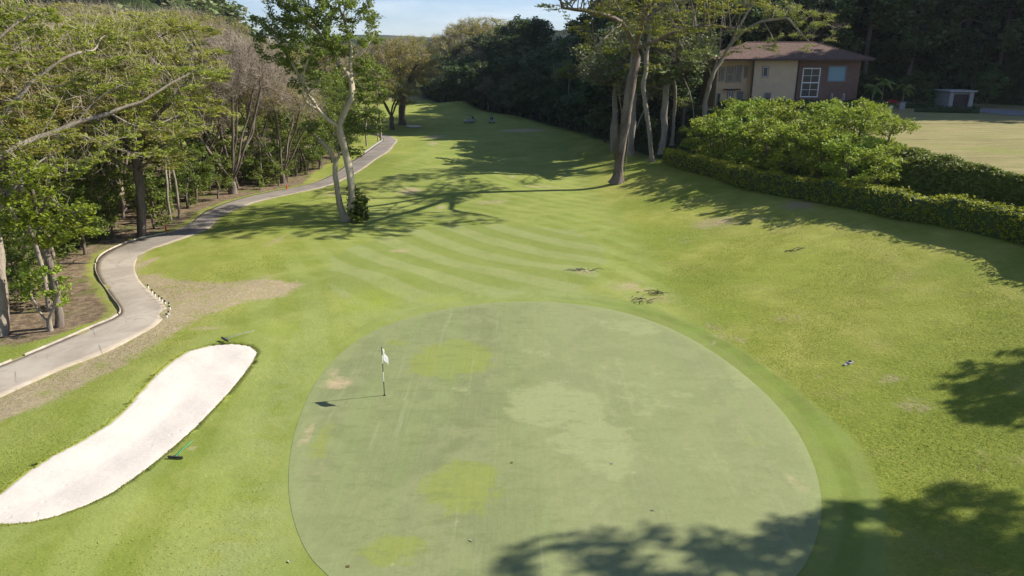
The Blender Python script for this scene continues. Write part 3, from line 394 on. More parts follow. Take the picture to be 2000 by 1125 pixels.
# fine unevenness of rough turf
rngG = np.random.default_rng(3)
greensd = np.full(X.shape, 99.0); ng = (X > -20) & (X < 22) & (Y < 55) & (Y > 5); greensd[ng] = poly_sd(X[ng], Y[ng], D['GREEN'])
collar = np.full(X.shape, 99.0); collar[ng] = poly_sd(X[ng], Y[ng], D['COLLAR'])
apron = np.full(X.shape, 99.0); na = (X > -30) & (X < 30) & (Y < 75) & (Y > 30); apron[na] = poly_sd(X[na], Y[na], D['APRON'])
un = (np.sin(X*1.7+np.sin(Y*.9)*2)*np.sin(Y*1.3+X*.4)*.018+np.sin(X*.6-Y*.5)*.03)*sstep(collar/2)*sstep(apron/2)*sstep(bsd/1)*sstep((90-Y)/20)
Zg = Zg+un*(Y > 8)
Zg = np.where(greensd < -.4, Zg-.04, Zg)
V = np.stack([X, Y, Zg], -1).reshape(-1, 3)
idx = np.arange(nx*ny).reshape(ny, nx); Fq = np.stack([idx[:-1, :-1], idx[:-1, 1:], idx[1:, 1:], idx[1:, :-1]], -1).reshape(-1, 4)
gme = mesh_np('ground', V, Fq, True)
def blobs(x, y, L):
    o = np.zeros(x.shape)
    for cx, cy, rx, ry, wt in L: o = np.maximum(o, wt*np.exp(-((((x-cx)/max(rx, .15))**2+((y-cy)/max(ry, .15))**2)**1.3)))
    return o
PL = np.array(D['PATHL']); PR = np.array(D['PATHR'])
near = (Y > 4) & (Y < 330)
path_poly = [tuple(p) for p in PL]+[tuple(p) for p in PR[::-1]]
psd = np.full(X.shape, 99.0); npth = (X > -60) & (X < -8) & (Y > 10) & (Y < 170); psd[npth] = poly_sd(X[npth], Y[npth], path_poly)
WOOD = [(-400, 5), (-60, 8)]+[(p[0]-.25, p[1]+.2) for p in PL[:17]]+[(-27.5, 100), (-27.5, 118), (-33, 150), (-60, 170), (-400, 190)]
litter = np.zeros(X.shape); nl = (X < -8) & (Y < 240) & (Y > 0); litter[nl] = 1-sstep((poly_sd(X[nl], Y[nl], WOOD)+1.6)/2.4)
# sunny grass patches at the front of the wood floor and open field behind
litter = np.clip(litter-.75*gau(X, Y, -26, 30, 5, 3)-.3*gau(X, Y, -21, 33, 3, 2)-.9*gau(X, Y, -95, 130, 40, 50), 0, 1)
litter = litter*(1-sstep((-X-52)/25))
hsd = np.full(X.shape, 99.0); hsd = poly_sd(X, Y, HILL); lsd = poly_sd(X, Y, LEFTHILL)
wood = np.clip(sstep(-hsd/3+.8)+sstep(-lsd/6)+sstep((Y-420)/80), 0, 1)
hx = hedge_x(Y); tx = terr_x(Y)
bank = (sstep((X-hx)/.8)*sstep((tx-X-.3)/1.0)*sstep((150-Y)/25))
shade_under = sstep((X-16)/3)*sstep((Y-94)/6)*(Y < 160)*(X < 30)  # shade below the hill-foot trees, put into the ground colour
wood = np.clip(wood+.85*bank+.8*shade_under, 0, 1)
lawn = sstep((X-tx-.1)/.8)*sstep((155-Y)/20)*(1-wood)
rut = np.exp(-((Y-84-.02*(X-40))/.5)**2)*(X > 36) + .5*np.exp(-((Y-66)/.4)**2)*(X > 36)+.4*np.exp(-((Y-53)/.3)**2)*(X > 33)
edge_dirt = np.exp(-(np.maximum(psd, 0)/.45)**2)*(psd < 3)*.75
dry = np.maximum(blobs(X, Y, D['DRY'])*near, edge_dirt)
nd_ = (X > -32) & (X < -5) & (Y > 18) & (Y < 52); dsd = np.full(X.shape, 9.0); dsd[nd_] = poly_sd(X[nd_], Y[nd_], D['DIRT']); dry = np.maximum(dry, .95*(1-sstep((dsd+.5)/1.7)))
dry = np.maximum(dry, .75*np.exp(-((Y-285)/28)**2)*(X < -18)*(X > -80)+0*X)
walk = np.exp(-((greensd-1.6)/1.3)**2)*sstep((Y-33)/4)*sstep((8-X)/5)*.8 + gau(X, Y, -9.3, 26, 1.2, 12, .15)*.55*(greensd > 0)+gau(X, Y, -8, 13, 1.3, 7, -.2)*.5*(greensd > 0)
rgh = sstep((X-8)/4)+.5*sstep((-X-14)/3); lstr = (X*.98+Y*.2+.02*(Y-25)**2*.3)*2.4
stripe = np.hypot(X-25, Y-75)*2*math.pi/3.3
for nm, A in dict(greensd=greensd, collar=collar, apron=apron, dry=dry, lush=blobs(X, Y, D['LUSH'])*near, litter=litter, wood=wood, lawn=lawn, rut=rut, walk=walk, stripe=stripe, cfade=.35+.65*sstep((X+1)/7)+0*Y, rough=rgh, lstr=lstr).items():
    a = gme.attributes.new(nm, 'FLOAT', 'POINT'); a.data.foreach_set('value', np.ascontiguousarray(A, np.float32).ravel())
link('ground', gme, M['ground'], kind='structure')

# putting green: fan of rings from its centre
def dense(P, step, closed=True):
    P = np.array(P, float); out = []
    n = len(P)
    for i in range(n if closed else n-1):
        a, b = P[i], P[(i+1) % n]; k = max(1, int(np.hypot(*(b-a))/step))
        for j in range(k): out.append(a+(b-a)*j/k)
    if not closed: out.append(P[-1])
    return np.array(out)
def chaikin(P, it=2, closed=True):
    P = np.array(P, float)
    for _ in range(it):
        Q = []
        n = len(P)
        if not closed: Q.append(P[0])
        for i in range(n if closed else n-1):
            a, b = P[i], P[(i+1) % n]; Q += [a*.75+b*.25, a*.25+b*.75]
        if not closed: Q.append(P[-1])
        P = np.array(Q)
    return P
gp_ = dense(chaikin(D['GREEN'], 2), .25); cen = gp_.mean(0); NR = 60; nP = len(gp_)
Vg = [np.array([cen[0], cen[1]])]
rings = [cen+(gp_-cen)*(k/NR) for k in range(1, NR+1)]
V2 = np.vstack([cen[None]]+rings); z2 = terrain(V2[:, 0], V2[:, 1])+.018
lastring = slice(1+(NR-1)*nP, 1+NR*nP); z2[lastring] -= .010
F3 = []
for j in range(nP): F3.append((0, 1+j, 1+(j+1) % nP, 0))
Fr = []
for k in range(NR-1):
    a = 1+k*nP; b = a+nP; j = np.arange(nP); j2 = (j+1) % nP; Fr.append(np.stack([a+j, b+j, b+j2, a+j2], -1))
me = bpy.data.meshes.new('putting_green'); me.from_pydata(np.column_stack([V2, z2]).tolist(), [], [f[:3] for f in F3]+np.vstack(Fr).tolist()); me.update()
me.polygons.foreach_set('use_smooth', np.ones(len(me.polygons), bool))
for nm, A in dict(gyel=blobs(V2[:, 0], V2[:, 1], D['GYEL']), gbrown=blobs(V2[:, 0], V2[:, 1], D['GBROWN']), gpale=blobs(V2[:, 0], V2[:, 1], D['GPALE']), greensd=poly_sd(V2[:, 0], V2[:, 1], D['GREEN'])).items():
    a = me.attributes.new(nm, 'FLOAT', 'POINT'); a.data.foreach_set('value', A.astype(np.float32))
link('putting_green', me, M['green'], kind='structure')

# bunker sand: grid under the turf lip
def sand_sheet(name, P, depth, cell, **k):
    P = np.array(P); x = np.arange(P[:, 0].min()-.4, P[:, 0].max()+.4, cell); y = np.arange(P[:, 1].min()-.4, P[:, 1].max()+.4, cell)
    a, b = np.meshgrid(x, y); sd = poly_sd(a, b, P); z = base_z(a, b)
    z = z-.035-depth*sstep(-sd/2.2)+.02*np.sin(a*2.3+b)*np.sin(b*1.7)*(sd < 0)
    z = np.where(sd > .0, z-.06-sd*.3, z); i = np.arange(a.size).reshape(a.shape)
    Fq = np.stack([i[:-1, :-1], i[:-1, 1:], i[1:, 1:], i[1:, :-1]], -1).reshape(-1, 4); sdf = sd.ravel(); Fq = Fq[(sdf[Fq].min(1) < .12)]
    return link(name, mesh_np(name, np.stack([a, b, z], -1).reshape(-1, 3), Fq, True), M['sand'], kind='structure', **k)
sand_sheet('bunker_sand', D['BUNKER'], .09, .10)
fs = np.array(D['FARSAND']); fs = np.array(chaikin(fs, 2)); cc = fs.mean(0); zz = terrain(fs[:, 0], fs[:, 1])+.12
me = bpy.data.meshes.new('bunker_sand'); n_ = len(fs)
ring2 = cc+(fs-cc)*.6
me.from_pydata([(cc[0], cc[1], tz(*cc)+.08)]+[(p[0], p[1], tz(*p)+.08) for p in ring2]+[(p[0], p[1], tz(*p)+.14) for p in fs], [], [(0, 1+j, 1+(j+1) % n_) for j in range(n_)]+[(1+j, 1+n_+j, 1+n_+(j+1) % n_, 1+(j+1) % n_) for j in range(n_)])
link('bunker_sand', me, M['sand'], kind='structure')

# cart path and its kerb
def resample(P, n):
    P = np.array(P, float); d = np.concatenate([[0], np.cumsum(np.hypot(*(P[1:]-P[:-1]).T))]); t = np.linspace(0, d[-1], n)
    return np.column_stack([np.interp(t, d, P[:, 0]), np.interp(t, d, P[:, 1])])
def smooth_pair(A, B, per=8):
    """corresponding knots, Catmull-Rom between them"""
    A = np.array(A); B = np.array(B); oa, ob = [], []
    for P, o in ((A, oa), (B, ob)):
        Q = np.vstack([2*P[0]-P[1], P, 2*P[-1]-P[-2]])
        for i in range(1, len(Q)-2):
            for j in range(per):
                t = j/per; p0, p1, p2, p3 = Q[i-1], Q[i], Q[i+1], Q[i+2]
                o.append(.5*((2*p1)+(-p0+p2)*t+(2*p0-5*p1+4*p2-p3)*t*t+(-p0+3*p1-3*p2+p3)*t**3))
        o.append(P[-1])
    return np.array(oa), np.array(ob)
pa, pb = smooth_pair(PL, PR); nW = 9; Vp = []; at_far = []; at_edge = []
for k in range(nW):
    t = k/(nW-1); P = pa*(1-t)+pb*t; crown = .03+.03*math.sin(math.pi*t)
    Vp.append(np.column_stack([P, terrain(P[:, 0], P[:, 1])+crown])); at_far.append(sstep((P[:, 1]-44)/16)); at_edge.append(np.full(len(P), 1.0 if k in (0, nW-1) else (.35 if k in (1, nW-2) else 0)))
n_ = len(pa); V = np.vstack(Vp); i = np.arange(nW*n_).reshape(nW, n_)
# skirts
sk1 = Vp[0].copy(); sk1[:, 2] -= .15; sk2 = Vp[-1].copy(); sk2[:, 2] -= .15; V = np.vstack([V, sk1, sk2])
Fp = np.stack([i[:-1, :-1], i[1:, :-1], i[1:, 1:], i[:-1, 1:]], -1).reshape(-1, 4); a = i[0]; b = nW*n_+np.arange(n_); c = i[-1]; d = b+n_
Fp = np.vstack([Fp, np.stack([a[:-1], a[1:], b[1:], b[:-1]], -1), np.stack([c[:-1], d[:-1], d[1:], c[1:]], -1)])
me = mesh_np('cart_path', V, Fp, True)
cl = np.concatenate([[0], np.cumsum(np.linalg.norm(np.diff((pa+pb)/2, axis=0), axis=1))])
for nm, A in (('along', np.tile(cl, nW+2)), ('far', np.concatenate(at_far+[np.zeros(2*n_)])), ('edge', np.concatenate(at_edge+[np.ones(2*n_)]))):
    q = me.attributes.new(nm, 'FLOAT', 'POINT'); q.data.foreach_set('value', A.astype(np.float32))
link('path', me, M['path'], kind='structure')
nrm = (pa-pb); nrm /= np.linalg.norm(nrm, axis=1)[:, None]
def kerb(i0, i1, label, out=.0, wdt=.17, h=.09, mat='kerb'):
    i1 = min(i1, len(pa)); V = []; F = []
    for k in range(i0, i1):
        p = pa[k]+nrm[k]*out; q = p+nrm[k]*wdt; z = tz(p[0], p[1]); zq = tz(q[0], q[1]); c = .03
        for x_, y_, z_ in ((p[0], p[1], z-.1), (p[0], p[1], z+h), (p[0]+nrm[k][0]*c, p[1]+nrm[k][1]*c, z+h+.025), (q[0]-nrm[k][0]*c, q[1]-nrm[k][1]*c, zq+h+.025), (q[0], q[1], zq+h), (q[0], q[1], zq-.35)): V.append((x_, y_, z_))
    m_ = i1-i0
    for k in range(m_-1):
        for j in range(5): F.append((k*6+j, (k+1)*6+j, (k+1)*6+j+1, k*6+j+1))
    F += [tuple(range(6)), tuple(range((m_-1)*6, m_*6))[::-1]]
    MB().add(V, F).build('kerb', M[mat], label=label, cat='kerb', group='pale kerbs along the left side of the cart path')
kerb(0, 11, 'short pale concrete kerb at the near end of the cart path, left of a gap')
kerb(12, 36, 'long pale concrete kerb sweeping round the first bend of the cart path')
kerb(36, 66, 'thin weathered kerb on the outside of the big curve beside the wood', wdt=.16, h=.08)
kerb(66, 88, 'narrow kerb where the cart path passes the orange marker and heads uphill', wdt=.16, h=.10)
kerb(len(pa)-34, len(pa)-4, 'distant dark-edged kerb where the cart path turns behind the trees', wdt=.2, h=.25, mat='stone')

# ------------------------------------------------------------------ tree machinery
def colonize(rng, lines, attr, D_=.5, dk=1.0, maxit=90, trop=.06, jit=.18, di=1e9, lrad=None):
    P = []; par = []; MR = {}
    def add(p, q): P.append(np.array(p, float)); par.append(q); return len(P)-1
    for li, L in enumerate(lines):
        L = [np.array(p, float) for p in L]; Q = [L[0]]
        for a, b in zip(L[:-1], L[1:]):
            l_ = np.linalg.norm(b-a); k = max(1, int(l_/1.6))
            for j in range(1, k+1): Q.append(a+(b-a)*j/k+(rng.normal(0, .075*min(l_/k, 2), 3) if j < k else rng.normal(0, .03, 3)))
        L = Q
        if li == 0: last = add(L[0], -1)
        else:
            A = np.array(P); last = int(np.argmin(((A-L[0])**2).sum(1)))
        q0 = len(P)
        for a, b in zip(L[:-1], L[1:]):
            k = max(1, int(round(np.linalg.norm(b-a)/D_)))
            for j in range(1, k+1): last = add(a+(b-a)*j/k+rng.normal(0, .03, 3), last)
        if lrad and li < len(lrad):
            for q in range(q0, len(P)): MR[q] = lrad[li][0]+(lrad[li][1]-lrad[li][0])*(q-q0)/max(1, len(P)-q0-1)
    A = np.array(attr); nlines = len(P)
    Pa = np.array(P); nd = np.full(len(A), 1e18); ni = np.zeros(len(A), int)
    # let growth start anywhere except the lowest part of the trunk
    zmin = A[:, 2].min(); start = [i for i in range(len(P)) if P[i][2] > P[0][2]+.35*(zmin-P[0][2])] or [len(P)-1]
    for i in start:
        d = ((A-Pa[i])**2).sum(1); m = d < nd; nd[m] = d[m]; ni[m] = i
    alive = np.ones(len(A), bool)
    for it in range(maxit):
        alive &= nd > dk*dk
        if not alive.any(): break
        act = alive & (nd < di*di)
        if not act.any(): break
        src = ni[act]; dv = A[act]-np.array(P)[src]; dv /= np.linalg.norm(dv, axis=1)[:, None]+1e-9
        us, inv = np.unique(src, return_inverse=True); S = np.zeros((len(us), 3)); np.add.at(S, inv, dv)
        new = []
        for u, s in zip(us, S):
            l = np.linalg.norm(s)
            if l < .05: s = rng.normal(0, 1, 3); l = np.linalg.norm(s)
            s = s/l+rng.normal(0, jit, 3)+np.array([0, 0, trop]); s /= np.linalg.norm(s); new.append(add(P[u]+s*D_, int(u)))
        NP = np.array([P[i] for i in new]); Aa = np.where(alive)[0]
        d = ((A[Aa][:, None]-NP[None])**2).sum(2); k = d.argmin(1); dm = d[np.arange(len(Aa)), k]; m = dm < nd[Aa]-1e-6
        nd[Aa[m]] = dm[m]; ni[Aa[m]] = np.array(new)[k[m]]
        if not m.any(): break
    mr = np.zeros(len(P))
    for q, v in MR.items(): mr[q] = v
    return np.array(P), np.array(par), mr
def wood_mesh(name, P, par, r0, mr, tip=.018, pmin=1.7, pmax=3.2, flare=.5):
    n = len(P); ch = [[] for _ in range(n)]
    for i, p in enumerate(par):
        if p >= 0: ch[p].append(i)
    tips = np.zeros(n)
    for i in range(n-1, -1, -1):
        if not ch[i]: tips[i] = 1
        if par[i] >= 0: tips[par[i]] += tips[i]
    p_ = np.clip(math.log(max(tips[0], 2))/math.log(r0/tip), 1.1, pmax); rad = tip*tips**(1/p_)

    rad = np.maximum(np.maximum(rad, tip*.6), mr)
    V = []; F = []; done = np.zeros(n, bool)
    stack = [(0, -1)]
    while stack:
        i, p = stack.pop(); chain = [p] if p >= 0 else []
        while True:
            chain.append(i)
            if not ch[i]: break
            c = sorted(ch[i], key=lambda k: -tips[k]); 
            for k in c[1:]: stack.append((k, i))
            i = c[0]
        if len(chain) < 2: continue
        pts = P[chain].copy()
        if len(pts) > 3: pts[1:-1] = pts[1:-1]*.5+(pts[:-2]+pts[2:])*.25
        rs = rad[chain].copy()
        if p >= 0: rs[0] = min(rs[0], rs[1]*1.25)
        if not ch[chain[-1]]: rs[-1] *= .35
        rm = rs.max(); ns = 10 if rm > .2 else (6 if rm > .07 else (4 if rm > .035 else 3))
        T = np.gradient(pts, axis=0); T /= np.linalg.norm(T, axis=1)[:, None]+1e-9
        ref = np.array([.31, .87, .12]) if abs(T[0] @ np.array([.31, .87, .12])) < .9 else np.array([1, 0, 0.])
        base = len(V)
        for k in range(len(pts)):
            a = np.cross(T[k], ref); a /= np.linalg.norm(a)+1e-9; b = np.cross(T[k], a)
            h = pts[k][2]-P[0][2]; fl = 1+flare*math.exp(-max(h, 0)/.55)
            for j in range(ns):
                an = 2*math.pi*j/ns; w_ = 1+(.13*math.sin(3*an+pts[k][2]*.8)+.10*math.sin(5*an-pts[k][2]*1.1)+(.25*math.sin(4*an+1)*math.exp(-max(h, 0)/.7)))*(rm > .2)
                V.append(pts[k]+(a*math.cos(an)+b*math.sin(an))*rs[k]*fl*w_)
        for k in range(len(pts)-1):
            for j in range(ns): F.append((base+k*ns+j, base+k*ns+(j+1) % ns, base+(k+1)*ns+(j+1) % ns, base+(k+1)*ns+j))
    me = mesh_np(name, np.array(V), np.array(F), True); return me, rad, tips
def leaves(name, C, per, spread, size, rng, up=.5, aspect=.45, drop=0.0):
    C = np.asarray(C); n = len(C)*per; c = np.repeat(C, per, 0)
    o = rng.normal(0, 1, (n, 3)); o /= np.maximum(np.linalg.norm(o, axis=1), .6)[:, None]; pos = c+o*np.array(spread)*rng.uniform(.3, 1.15, (n, 1)); pos[:, 2] -= drop*rng.uniform(0, 1, n)
    N = rng.normal(0, 1, (n, 3)); N[:, 2] = np.abs(N[:, 2])+up*2; N /= np.linalg.norm(N, axis=1)[:, None]
    t = rng.normal(0, 1, (n, 3)); t -= (t*N).sum(1)[:, None]*N; t /= np.linalg.norm(t, axis=1)[:, None]; b = np.cross(N, t)
    s = size*rng.uniform(.6, 1.35, (n, 1)); a = s*aspect
    V = np.stack([pos-t*s*.5, pos+b*a*.5+t*s*.05, pos+t*s*.5, pos-b*a*.5+t*s*.05], 1).reshape(-1, 3)
    return mesh_np(name, V, np.arange(n*4).reshape(-1, 4))
def twigs(name, C, Dr, per, length, rad, rng, up=.4, spread=.7):
    """thin three-sided twigs fanning from each tip"""
    n = len(C)*per; c = np.repeat(C, per, 0); d = np.repeat(Dr, per, 0)+rng.normal(0, spread, (n, 3)); d[:, 2] += up; d /= np.linalg.norm(d, axis=1)[:, None]
    L = length*rng.uniform(.5, 1.3, (n, 1)); mid = c+d*L*.5+rng.normal(0, .06, (n, 3))*L; end = mid+(d+np.array([0, 0, .25])+rng.normal(0, .25, (n, 3)))*L*.5
    a = np.cross(d, [.2, .3, .9]); a /= np.linalg.norm(a, axis=1)[:, None]+1e-9; b = np.cross(d, a); V = []
    for p, r in ((c, rad), (mid, rad*.75), (end, rad*.3)):
        for k in range(3):
            an = 2*math.pi*k/3; V.append(p+(a*math.cos(an)+b*math.sin(an))*r)
    V = np.stack(V, 1).reshape(-1, 3); base = np.arange(n)[:, None]*9; F = []
    for s_ in (0, 3):
        for k in range(3): F.append(base+np.array([[s_+k, s_+(k+1) % 3, s_+3+(k+1) % 3, s_+3+k]]))
    return mesh_np(name, V, np.stack(F, 1).reshape(-1, 4))
def in_blobs(rng, B, dens, ncap=4000):
    """random points inside ellipsoids given as (x, y, z, rx, rz)"""
    out = []
    for x, y, z, rx, rz in B:
        k = max(6, int(dens*4.19*rx*rx*rz)); p = rng.normal(0, 1, (k, 3)); p /= np.linalg.norm(p, axis=1)[:, None]; p *= rng.uniform(.0, 1, (k, 1))**(1/2.4)
        out.append(np.array([x, y, z])+p*np.array([rx, rx, rz]))
    out = np.vstack(out)
    if len(out) > ncap: out = out[rng.choice(len(out), ncap, False)]
    return out
def tree(name, lines, B, r0, bark, leafm, seed, lrad=None, dens=1.2, D_=.5, dk=.9, per=14, spread=(.55, .55, .25), size=.2, up=.6, twig=0, twig_mat='twig', twl=.9, loc=(0, 0, 0), rs=.07, tip=.018, cluster=None, flare=.5, trop=.06, aspect=.55, ncap=2500, jit=.18, **k):
    rng = np.random.default_rng(seed); A = in_blobs(rng, B, dens, ncap); P, par, mr = colonize(rng, lines, A, D_, dk, trop=trop, jit=jit, lrad=lrad)
    wme, rad, tips = wood_mesh('trunk', P, par, r0, mr, tip=tip, flare=flare); root = empty(name, loc, **k)
    tr = link('trunk', wme, M[bark], root)
    print('TREE', name, seed, len(P), tips[0])
    C = P[(tips <= 4) & (np.arange(len(P)) > 5)]
    Tp = np.where(tips == 1)[0]
    if twig:
        Dr = P[Tp]-P[np.maximum(par[Tp], 0)]; Dr /= np.linalg.norm(Dr, axis=1)[:, None]+1e-9
        link('twigs', twigs('twigs', P[Tp], Dr, twig, twl, .012 if twig > 4 else .0135, rng), M[twig_mat], root)
    if per:
        # some twig runs stay bare so that the crown keeps gaps
        s_ = rng.uniform(0, 1, len(C)); hole = (np.sin(C[:, 0]*1.9+seed)+np.sin(C[:, 1]*1.7)+np.sin(C[:, 2]*2.6+C[:, 0])) > (-1.1 if cluster is None else cluster); C = C[hole]
        if len(C): link('crown', leaves('crown', C, per, spread, size, rng, up, aspect), M[leafm], root)
    return root
def umbrella(rng, h, r, base=3.5, n=4, lean=0):
    """limb lines and flat crown blobs of a spreading rain tree, local coordinates"""
    lines = [[(0, 0, -.4), (rng.normal(0, .15), rng.normal(0, .15), base*.5), (rng.normal(0, .3), rng.normal(0, .3), base)]]; B = []; top = np.array(lines[0][-1]); a0 = rng.uniform(0, 6.28)
    for i in range(n):
        a = a0+i*6.283/n+rng.normal(0, .3); e = rng.uniform(.5, .72)*r; z = h*rng.uniform(.66, .8)
        m_ = top+np.array([math.cos(a)*e*.35, math.sin(a)*e*.35, (z-base)*.5]); lines.append([tuple(top), tuple(m_), (math.cos(a)*e, math.sin(a)*e, z)])
        B.append((math.cos(a)*e*1.15, math.sin(a)*e*1.15, z+.4, r*.42, h*.085)); B.append((math.cos(a+.7)*e*.8, math.sin(a+.7)*e*.8, z+h*.12, r*.40, h*.075))
    for i in range(n+1):
        a = a0+.5+i*6.283/(n+1); B.append((math.cos(a)*r*.72, math.sin(a)*r*.72, h*rng.uniform(.48, .62), r*.30, h*.035))
    B.append((0, 0, h*.93, r*.5, h*.07)); return lines, B
def vase(rng, h, r, n=6, base=1.2):
    lines = [[(0, 0, -.4), (0, 0, base)]]; B = []; a0 = rng.uniform(0, 6.28)
    for i in range(n):
        a = a0+i*6.283/n+rng.normal(0, .25); e = rng.uniform(.35, .75)*r
        lines.append([(0, 0, base), (math.cos(a)*e*.35, math.sin(a)*e*.35, h*.25), (math.cos(a)*e*.75, math.sin(a)*e*.75, h*.48), (math.cos(a)*e, math.sin(a)*e, h*.65)])
    for i in range(9):
        a = i*6.283/9; B.append((math.cos(a)*r*.62, math.sin(a)*r*.62, h*rng.uniform(.66, .78), r*.38, h*.14))
    B.append((0, 0, h*.85, r*.55, h*.13)); return lines, B
def dome(rng, h, r, base=.35, n=9):
    lines = [[(0, 0, -.4), (rng.normal(0, .2), rng.normal(0, .2), h*base), (rng.normal(0, .4), rng.normal(0, .4), h*.7)]]; B = []
    for i in range(n):
        a = rng.uniform(0, 6.28); e = r*rng.uniform(.25, .7); z = h*rng.uniform(base+.1, .82); B.append((math.cos(a)*e, math.sin(a)*e, z, r*rng.uniform(.35, .5), h*.12))
    B.append((0, 0, h*.85, r*.45, h*.13)); return lines, B
def place(root, x, y, rz, s=1.0, sz=None, first=False, label=None, group=None, z=None):
    o = root if first else copy_tree(root)
    o.location = (x, y, (tz(x, y) if z is None else z)-.05); o.rotation_euler = (0, 0, rz); o.scale = (s, s, sz or s)
    if label: o['label'] = label
    if group: o['group'] = group
    return o

# ------------------------------------------------------------------ the two big trees on the fairway
BS = D['BASE']
tree('tall_tree', D['E_LINES'], D['E_BLOBS'], .30, 'bark_pale', 'l_fresh', 11, lrad=[(.28, .13), (.26, .10), (.18, .08), (.12, .05), (.1, .05), (.11, .04), (.09, .04), (.07, .03)], ncap=5500, dens=4, D_=0.33, dk=0.45, per=26, spread=(.42, .42, .22), size=0.25, up=.35, tip=.016, rs=.045, cluster=-1.1,
     label='tall tree with pale forked trunk and climbing leaves at its foot, by the path', cat='tree')
ivy_root = empty('climbing_shrub', (BS['ivy'][0]+.25, BS['ivy'][1]-.35, BS['ivy'][2]-.05), label='dark glossy climbing shrub clinging to the foot of the pale forked tree', cat='shrub')
rg = np.random.default_rng(5); MB().tube([(0, 0, 0), (-.1, .1, .8), (0, .1, 1.6), (.1, 0, 2.3)], [.05, .04, .03, .015], 6).tube([(.1, 0, 0), (.4, 0, .7), (.5, .1, 1.3)], [.04, .03, .015], 6).build('stem', M['bark_dark'], ivy_root)
link('foliage', leaves('foliage', in_blobs(rg, [(.2, 0, .9, 1.05, .9), (.25, 0, 1.9, .95, .8), (-.15, .1, 2.9, .5, .6)], 26), 7, (.16, .16, .16), .34, rg, .2, .6), M['l_deep'], ivy_root)
T = tree('tall_tree', D['F_LINES'], D['F_BLOBS'], .52, 'bark_rough', 'l_olive', 21, ncap=8000, dens=3.0, D_=0.45, dk=0.55, per=24, spread=(.5, .5, .12), size=0.22, up=.7, tip=.018, rs=.05, cluster=-.7, flare=.8,
     label='tall spreading tree with thick rough brown trunk and broken stub, right of the fairway', cat='tree')
fx, fy, fz = BS['F']
sb = MB(); sb.tube([(fx-.1, fy-.1, fz+2.8), (fx-.28, fy-.15, fz+4.2), (fx-.42, fy-.2, fz+5.6), (fx-.50, fy-.2, fz+7.2), (fx-.45, fy-.2, fz+8.0)], [.46, .42, .36, .28, .12], 10).build('broken_stub', M['bark_dark'], T, True)
MB().tube([(fx+1.2, fy-.3, fz+11), (fx+1.05, fy-.3, fz+6), (fx+.9, fy-.35, fz+2.5), (fx+.75, fy-.4, fz+.1)], .025, 5).build('hanging_vine', M['bark_grey'], T)
tree('slender_tree', D['G1_LINES'], D['G1_BLOBS'], .27, 'bark_grey', 'l_olive', 31, dens=2.4, D_=0.4, dk=0.55, per=26, spread=(.55, .55, .2), size=0.21, up=.7, tip=.018, rs=.05, cluster=-.8, label='slender grey-barked tree standing in the hedge line, just right of the thick brown trunk', cat='tree')
tree('slender_tree', D['G2_LINES'], D['G2_BLOBS'], .22, 'bark_grey', 'l_green', 32, dens=2.6, D_=0.4, dk=0.55, per=20, spread=(.55, .55, .25), size=.19, up=.5, tip=.018, rs=.05, label='thin straight tree in the dark wood between the slender grey tree and the fan-stemmed tree', cat='tree')
tree('fan_tree', D['G3_LINES'], D['G3_BLOBS'], .32, 'bark_grey', 'l_olive', 33, ncap=4000, dens=2.4, D_=0.4, dk=0.55, per=24, spread=(.5, .5, .16), size=0.2, up=.8, tip=.02, rs=.045, twig=3, twl=.7, cluster=-.9, flare=.3, label='pale tree whose many stems fan out and droop over the house roof', cat='tree')

# ------------------------------------------------------------------ wood left of the path
rng = np.random.default_rng(77)
l, b = umbrella(np.random.default_rng(1), 17, 9.5, 3.5, 5); U1 = tree('rain_tree', l, b, .36, 'bark_grey', 'l_olive', 101, twig_mat='bark_pale', dens=2.6, D_=.5, dk=0.6, per=40, spread=(.6, .6, .18), size=0.25, up=.8, rs=.05, twig=2, twl=1.0, cluster=-1.3, ncap=4000, cat='tree')
l, b = umbrella(np.random.default_rng(2), 15, 8.5, 2.5, 6); U2 = tree('rain_tree', l, b, .32, 'bark_grey', 'l_olive2', 102, twig_mat='bark_pale', dens=2.6, D_=.5, dk=0.6, per=36, spread=(.6, .6, .18), size=0.25, up=.8, rs=.05, twig=2, twl=1.0, cluster=-1.0, ncap=4000, cat='tree')
l, b = vase(np.random.default_rng(3), 17.5, 7.5, 8); B1 = tree('bare_tree', l, b, .40, 'bark_rough', 'l_olive2', 103, jit=0.28, dens=4.5, D_=0.4, dk=0.48, per=0, twig=9, twl=1.1, tip=0.013, ncap=6000, cat='tree')
l, b = vase(np.random.default_rng(4), 15, 6.5, 7); B2 = tree('bare_tree', l, b, .34, 'bark_rough', 'l_olive2', 104, jit=0.28, dens=4.5, D_=0.4, dk=0.48, per=7, spread=(.6, .6, .3), size=0.24, twig=7, twl=1.0, tip=0.013, cluster=0, ncap=6000, cat='tree')
l, b = dome(np.random.default_rng(5), 11, 4.2); D1 = tree('leafy_tree', l, b, .22, 'bark_dark', 'l_green', 105, dens=3.5, D_=0.35, dk=0.5, per=16, spread=(.4, .4, .3), size=.26, up=.4, rs=.05, cat='tree', ncap=2500)
l, b = dome(np.random.default_rng(6), 8, 3.6, .25); D2 = tree('leafy_tree', l, b, .16, 'bark_dark', 'l_deep', 106, dens=4, D_=0.35, dk=0.5, per=16, spread=(.4, .4, .3), size=.28, up=.4, rs=.05, cat='tree', ncap=2500)
l, b = dome(np.random.default_rng(7), 3.2, 1.9, .15); S1 = tree('leafy_shrub', l, b, .07, 'bark_dark', 'l_green', 107, dens=6, D_=.25, dk=.4, per=10, spread=(.32, .32, .25), size=.24, up=.3, rs=.05, cat='shrub', ncap=900)
